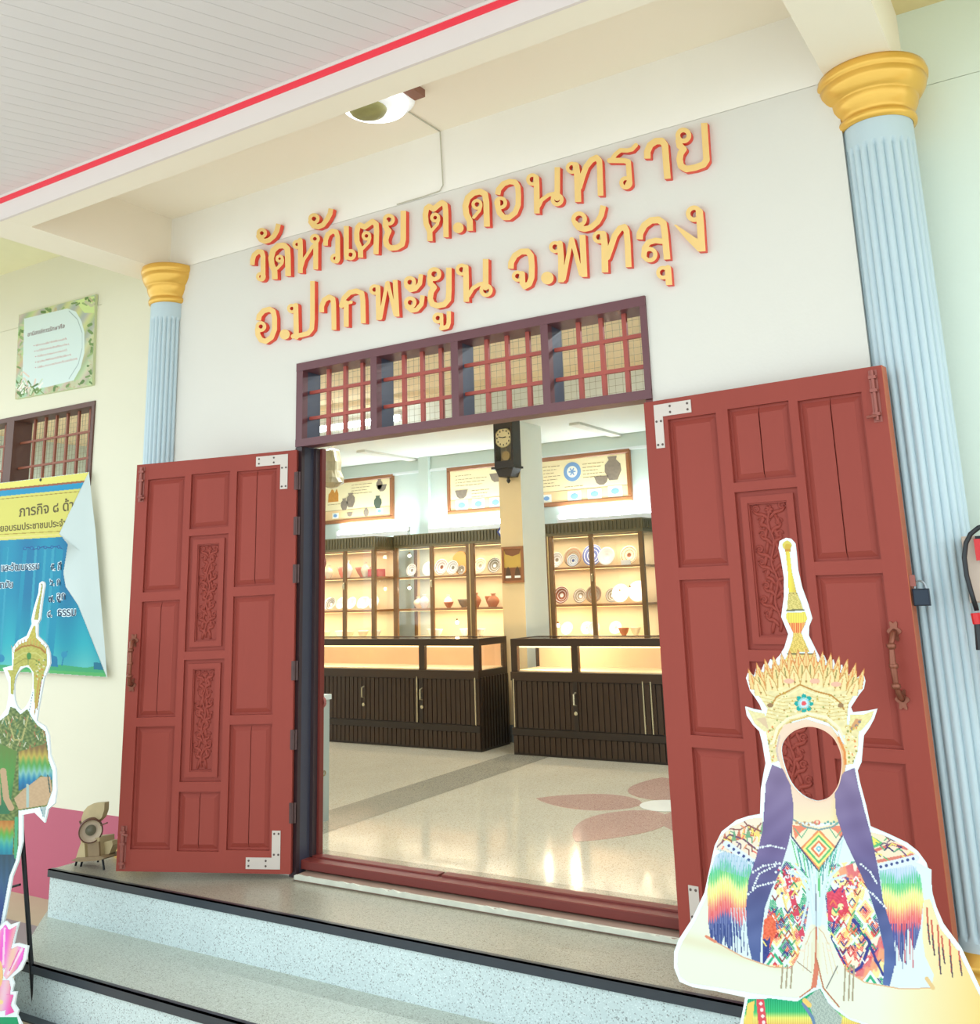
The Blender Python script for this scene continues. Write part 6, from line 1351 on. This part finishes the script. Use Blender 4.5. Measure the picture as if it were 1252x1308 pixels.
# tassel strokes over the right arm
for x_, y_, y2 in ((1198, 1182, 1238), (1203, 1196, 1225), (1213, 1200, 1242), (1190, 1176, 1214), (1225, 1215, 1240), (1184, 1160, 1200)): c.stroke([(x_, y_), (x_ + 3, y2)], 2.4, (216, 110, 90)); c.stroke([(x_ + 1, (y_ + y2) / 2), (x_ + 4, y2 + 6)], 1.8, (96, 80, 92))
# below the arms
sk = c.poly([(955, 1276), (985, 1275), (1018, 1279), (1035, 1268), (1048, 1262), (1060, 1284), (1085, 1302), (1130, 1318), (1150, 1345), (945, 1345), (950, 1300)], lambda x_, y_: np.stack([np.interp(y_, [1275, 1292, 1300, 1320], [40, 60, 236, 240]), np.interp(y_, [1275, 1292, 1300, 1320], [170, 190, 232, 160]), np.interp(y_, [1275, 1292, 1300, 1320], [120, 120, 120, 90])], -1) + 16 * np.sin(x_ * 2.2)[..., None])
c.poly([(966, 1276), (976, 1276), (984, 1345), (972, 1345)], (226, 84, 96)); 
for k in range(8): c.disc(972 + k * 1.2, 1282 + k * 8, 2.2, (246, 230, 230))
c.poly([(955, 1282), (964, 1278), (958, 1345), (947, 1345)], (250, 214, 110))
c.poly([(1030, 1276), (1046, 1262), (1056, 1278), (1076, 1300), (1068, 1345), (1046, 1345), (1040, 1300)], tone((176, 190, 180), 28, 2.0)); c.stroke([(1026, 1282), (1038, 1300), (1050, 1345)], 4, (110, 140, 176))
c.stroke([(1028, 1278), (1034, 1284)], 6, (244, 206, 120))
F_ = planeY(YRc - .0012)
hm = c.mask(holeR)
c.mesh('printed_picture', F_, VC, tR, keep=~hm, gain=.78)
# edge ring of the hole, lighter skin tone
ring_o = smooth([(1036.5 + (x_ - 1036.5) * 1.035, 975.5 + (y_ - 975.5) * 1.035) for x_, y_ in holeR[::3]], 3)
MB().loops([ring_o, holeR], lambda x_, y_: at(x_, y_, YRc - .002), lambda x_, y_: at(x_, y_, YRc + .002), 0, 0).build('hole_rim', mat('skin_rim', (222, 186, 160), .5), tR)
# easel leg behind
pb = at(1045, 1150, YRc + .01)
MB().tube([(pb[0], YRc + .01, pb[2]), (pb[0], YRc + .33, ZS2)], .01, 6).build('easel_leg', DARKMET, tR)

# left cutout
YLc2 = -1.05
outL = [(53.5, 742.5), (50, 745), (49, 757), (43, 777), (40, 791), (40.5, 797), (34, 812), (23, 818), (15, 829), (15.5, 850), (8, 852), (3.5, 853), (7, 862), (11, 872), (11, 888), (8, 905), (0, 916), (-22, 932), (-38, 950), (-46, 980), (-50, 1010), (-40, 1032), (-12, 1042), (-10, 1075), (-14, 1110), (-30, 1180), (-55, 1300), (-60, 1395), (-5, 1392), (-5, 1300), (0, 1210), (5, 1178), (15.6, 1120), (23, 1101), (28.6, 1075), (28.6, 1041), (44, 1038), (57, 1051), (61, 1034), (70, 1026), (72, 1010), (71, 982), (64, 964), (62.5, 940), (58, 928), (46.5, 921), (49, 905), (56, 867), (60, 858.5), (64, 847), (63, 834), (60, 825), (55, 819), (48, 812.5), (48, 797), (51, 791), (53.5, 768), (57, 747), (56, 743.5)]
holeL = smooth([(33, 852), (24, 858), (19, 870), (18, 885), (20, 898), (26, 907), (33, 902), (39, 890), (42, 872), (40, 857)], 3)
p = at(10, 1000, YLc2)
tL = thing('photo_cutout', 'smaller face-hole cutout of a crowned dancer in green, before the banner', 'cutout', (p[0], YLc2, ZS2), 'face-hole dancer cutouts')
board_cut(tL, outL, holeL, YLc2)
c = Canvas(-62, 742, 76, 1396, .7)
def grn(x_, y_): return np.array((120, 140, 78), float) + 34 * HN(x_, y_, .9)[..., None] * np.array([1, .8, .6])
c.poly([(53, 745), (55, 747), (52, 768), (49, 792), (43, 792), (46, 776), (51, 757)], tone((204, 196, 96), 10)); c.disc(53.3, 746.5, 1.6, (200, 180, 130))
c.poly([(42.5, 799), (45.5, 799), (46, 814), (52, 820), (34, 820), (37, 812)], tone((222, 204, 90), 14))
crown = c.poly([(18, 830), (26, 822), (36, 818), (48, 818), (58, 826), (60, 836), (60, 850), (54, 866), (48, 905), (44, 905), (43, 880), (43, 860), (36, 850), (26, 852), (20, 864), (17, 888), (13, 886), (13, 865), (9, 856), (16, 856)], tone((208, 200, 96), 12))
for k in range(12): x_ = 17 + k * 3.7; y_ = 828 - 9 * math.sin(math.pi * k / 11); c.stroke([(x_, y_ + 5), (x_ + (x_ - 38) * .12, y_ - 3)], 1.6, (226, 176, 84))
c.stroke([(19, 832), (28, 826), (40, 824), (52, 828), (58, 834)], 2, (190, 130, 50)); c.stroke([(18, 842), (30, 834), (46, 834), (57, 842)], 1.2, (228, 222, 130)); c.stroke([(19, 849), (30, 842), (44, 842), (54, 850)], 1.2, (170, 166, 70))
c.disc(37, 838, 3, (70, 150, 70), ry=4.5); c.stroke([(36, 842), (36, 848)], 1, (60, 130, 60))
c.stroke([(50, 866), (44, 912)], 2, (220, 170, 80)); c.stroke([(53, 868), (47, 910)], 1, (200, 110, 90)); c.stroke([(42, 884), (37, 910)], 1.2, (70, 90, 110))
for _ in range(30): c.disc(rng.uniform(46, 58), rng.uniform(842, 868), 1, tuple(rng.choice([[110, 150, 70], [240, 236, 190], [230, 150, 60]])))
body = c.poly([(13, 902), (20, 905), (26, 912), (35, 905), (40, 915), (48, 926), (58, 934), (61, 955), (62, 970), (67, 984), (67, 1010), (60, 1030), (24, 1036), (24, 1078), (20, 1100), (12, 1120), (1, 1180), (-6, 1300), (-8, 1388), (-57, 1388), (-50, 1300), (-26, 1180), (-10, 1110), (-6, 1075), (-8, 1040), (-36, 1028), (-46, 1010), (-42, 980), (-34, 952), (-20, 936), (0, 920), (10, 912)], grn)
c.stroke([(10, 915), (18, 945), (28, 945), (36, 915)], 2.2, (196, 190, 120), body)
for _ in range(160):
    x_, y_ = rng.uniform(-40, 62), rng.uniform(912, 960); c.stroke([(x_, y_), (x_ + rng.uniform(-3, 3), y_ + rng.uniform(2, 8))], 1.2, tuple(rng.choice([[176, 180, 110], [90, 120, 70], [206, 196, 140], [70, 140, 100], [186, 120, 84], [230, 232, 200]])), body)
def band(y0_, pts, cols):
    m_ = c.mask(pts) & body; ys = np.linspace(0, 1, len(cols)); y1_ = y0_[1]; 
    c.put(m_, lambda a, b_: np.stack([np.interp((b_ - y0_[0]) / (y1_ - y0_[0]) + .05 * np.sin(a * .9), ys, [q_[k] for q_ in cols]) for k in range(3)], -1))
band((955, 1008), [(24, 960), (58, 950), (63, 968), (68, 985), (66, 996), (52, 990), (38, 1004), (24, 1010)], [(150, 120, 70), (214, 190, 90), (100, 180, 90), (150, 210, 200), (40, 140, 190), (30, 110, 160)])
band((960, 1030), [(-40, 980), (0, 950), (22, 960), (12, 1040), (-8, 1040), (-30, 1000)], [(110, 150, 70), (90, 170, 80), (60, 130, 90)])
c.poly([(36, 1004), (52, 992), (64, 992), (67, 1010), (60, 1028), (24, 1034), (18, 1020), (30, 1008)], tone((222, 186, 146), 5)); c.stroke([(35, 1003), (35, 1030)], 3.5, (190, 214, 206)); c.stroke([(61, 990), (64, 1012)], 1.6, (70, 100, 90))
c.stroke([(4, 985), (8, 1020), (14, 1032)], 8, (216, 180, 140)); c.stroke([(-4, 985), (-2, 1026)], 7, (206, 170, 130))
c.poly([(50, 1032), (59, 1030), (57, 1046)], (196, 214, 214)); c.stroke([(53, 1034), (55, 1045)], 1, (60, 130, 160))
band((1048, 1092), [(-10, 1048), (18, 1048), (16, 1092), (-10, 1092)], [(206, 130, 60), (220, 160, 80), (110, 190, 80), (100, 200, 170), (50, 170, 190), (40, 140, 170)])
band((1092, 1240), [(-30, 1092), (22, 1092), (6, 1180), (-5, 1240), (-40, 1240)], [(60, 90, 110), (70, 110, 150), (60, 90, 160), (50, 80, 160), (60, 60, 120)])
c.stroke([(21, 1045), (20, 1095)], 4, (90, 190, 140), body)
c.mesh('printed_picture', planeY(YLc2 - .0012), VC, tL, keep=~c.mask(holeL), gain=.62)
# its metal easel
e0, e1 = at(23, 1090, -1.0), at(44.5, 1297, -.95); e1 = atz(44.5, 1297, ZS2)
MB().tube([(e0[0] , YLc2 + .02, e0[2] + .35), tuple(e1)], .011, 8).build('easel_leg', DARKMET, tL)
a_, b_ = at(14, 1133, -1.0), at(25.5, 1130, -1.0); MB().tube([a_, b_], .006, 6).build('easel_bar', DARKMET, tL)
# lotus cutout in front of it
YLo = -1.14
outF = [(-60, 1215), (-40, 1190), (-20, 1178), (0, 1183), (7, 1176.5), (12, 1181.5), (24, 1177.5), (20, 1192), (17, 1206), (22.6, 1204.8), (35.6, 1208.6), (33, 1225.6), (27, 1239), (14.7, 1249), (17.5, 1257), (14.7, 1267), (21, 1267), (18, 1283), (23, 1291), (21.5, 1297), (27, 1308), (34, 1340), (20, 1400), (-60, 1400)]
tF = thing('lotus_cutout', 'flat pink lotus flower cutout with white edge at the bottom left corner', 'cutout', (at(-10, 1300, YLo)[0], YLo, ZS2))
board_cut(tF, outF, None, YLo)
c = Canvas(-60, 1176, 36, 1396, .7)
pk = lambda x_, y_: np.stack([246 + 0 * x_, 150 + 50 * np.sin(x_ * .21 + y_ * .05), 200 + 20 * np.sin(x_ * .3)], -1)
for P in ([(0, 1188), (7, 1180), (12, 1188), (8, 1230), (0, 1245), (-10, 1220)], [(12, 1187), (22, 1181), (16, 1206), (8, 1235), (4, 1240)], [(14, 1212), (22, 1208), (32, 1211), (29, 1226), (22, 1238), (8, 1252), (4, 1246)], [(-40, 1200), (-20, 1184), (-4, 1190), (-2, 1260), (-30, 1250)], [(-20, 1252), (12, 1252), (14, 1262), (10, 1290), (-20, 1296)], [(8, 1270), (18, 1270), (14, 1284), (19, 1293), (6, 1298)], [(-55, 1215), (-38, 1195), (-20, 1250), (-20, 1296), (-55, 1296)]):
    mm_ = c.poly(P, pk); c.stroke(P, 1.2, (240, 120, 190), mm_)
c.stroke([(6, 1186), (4, 1232)], 2.5, (252, 214, 236)); c.stroke([(28, 1212), (10, 1244)], 3, (252, 222, 240)); c.stroke([(24, 1214), (12, 1240)], 1.4, (236, 90, 180))
c.disc(-2, 1244, 6, (250, 200, 140), ry=18); c.disc(0, 1280, 4, (252, 226, 160), ry=3)
c.poly([(-56, 1298), (22, 1299), (26, 1316), (30, 1340), (18, 1394), (-56, 1394)], (34, 160, 110))
c.mesh('printed_picture', planeY(YLo - .0012), VC, tF, gain=.8)
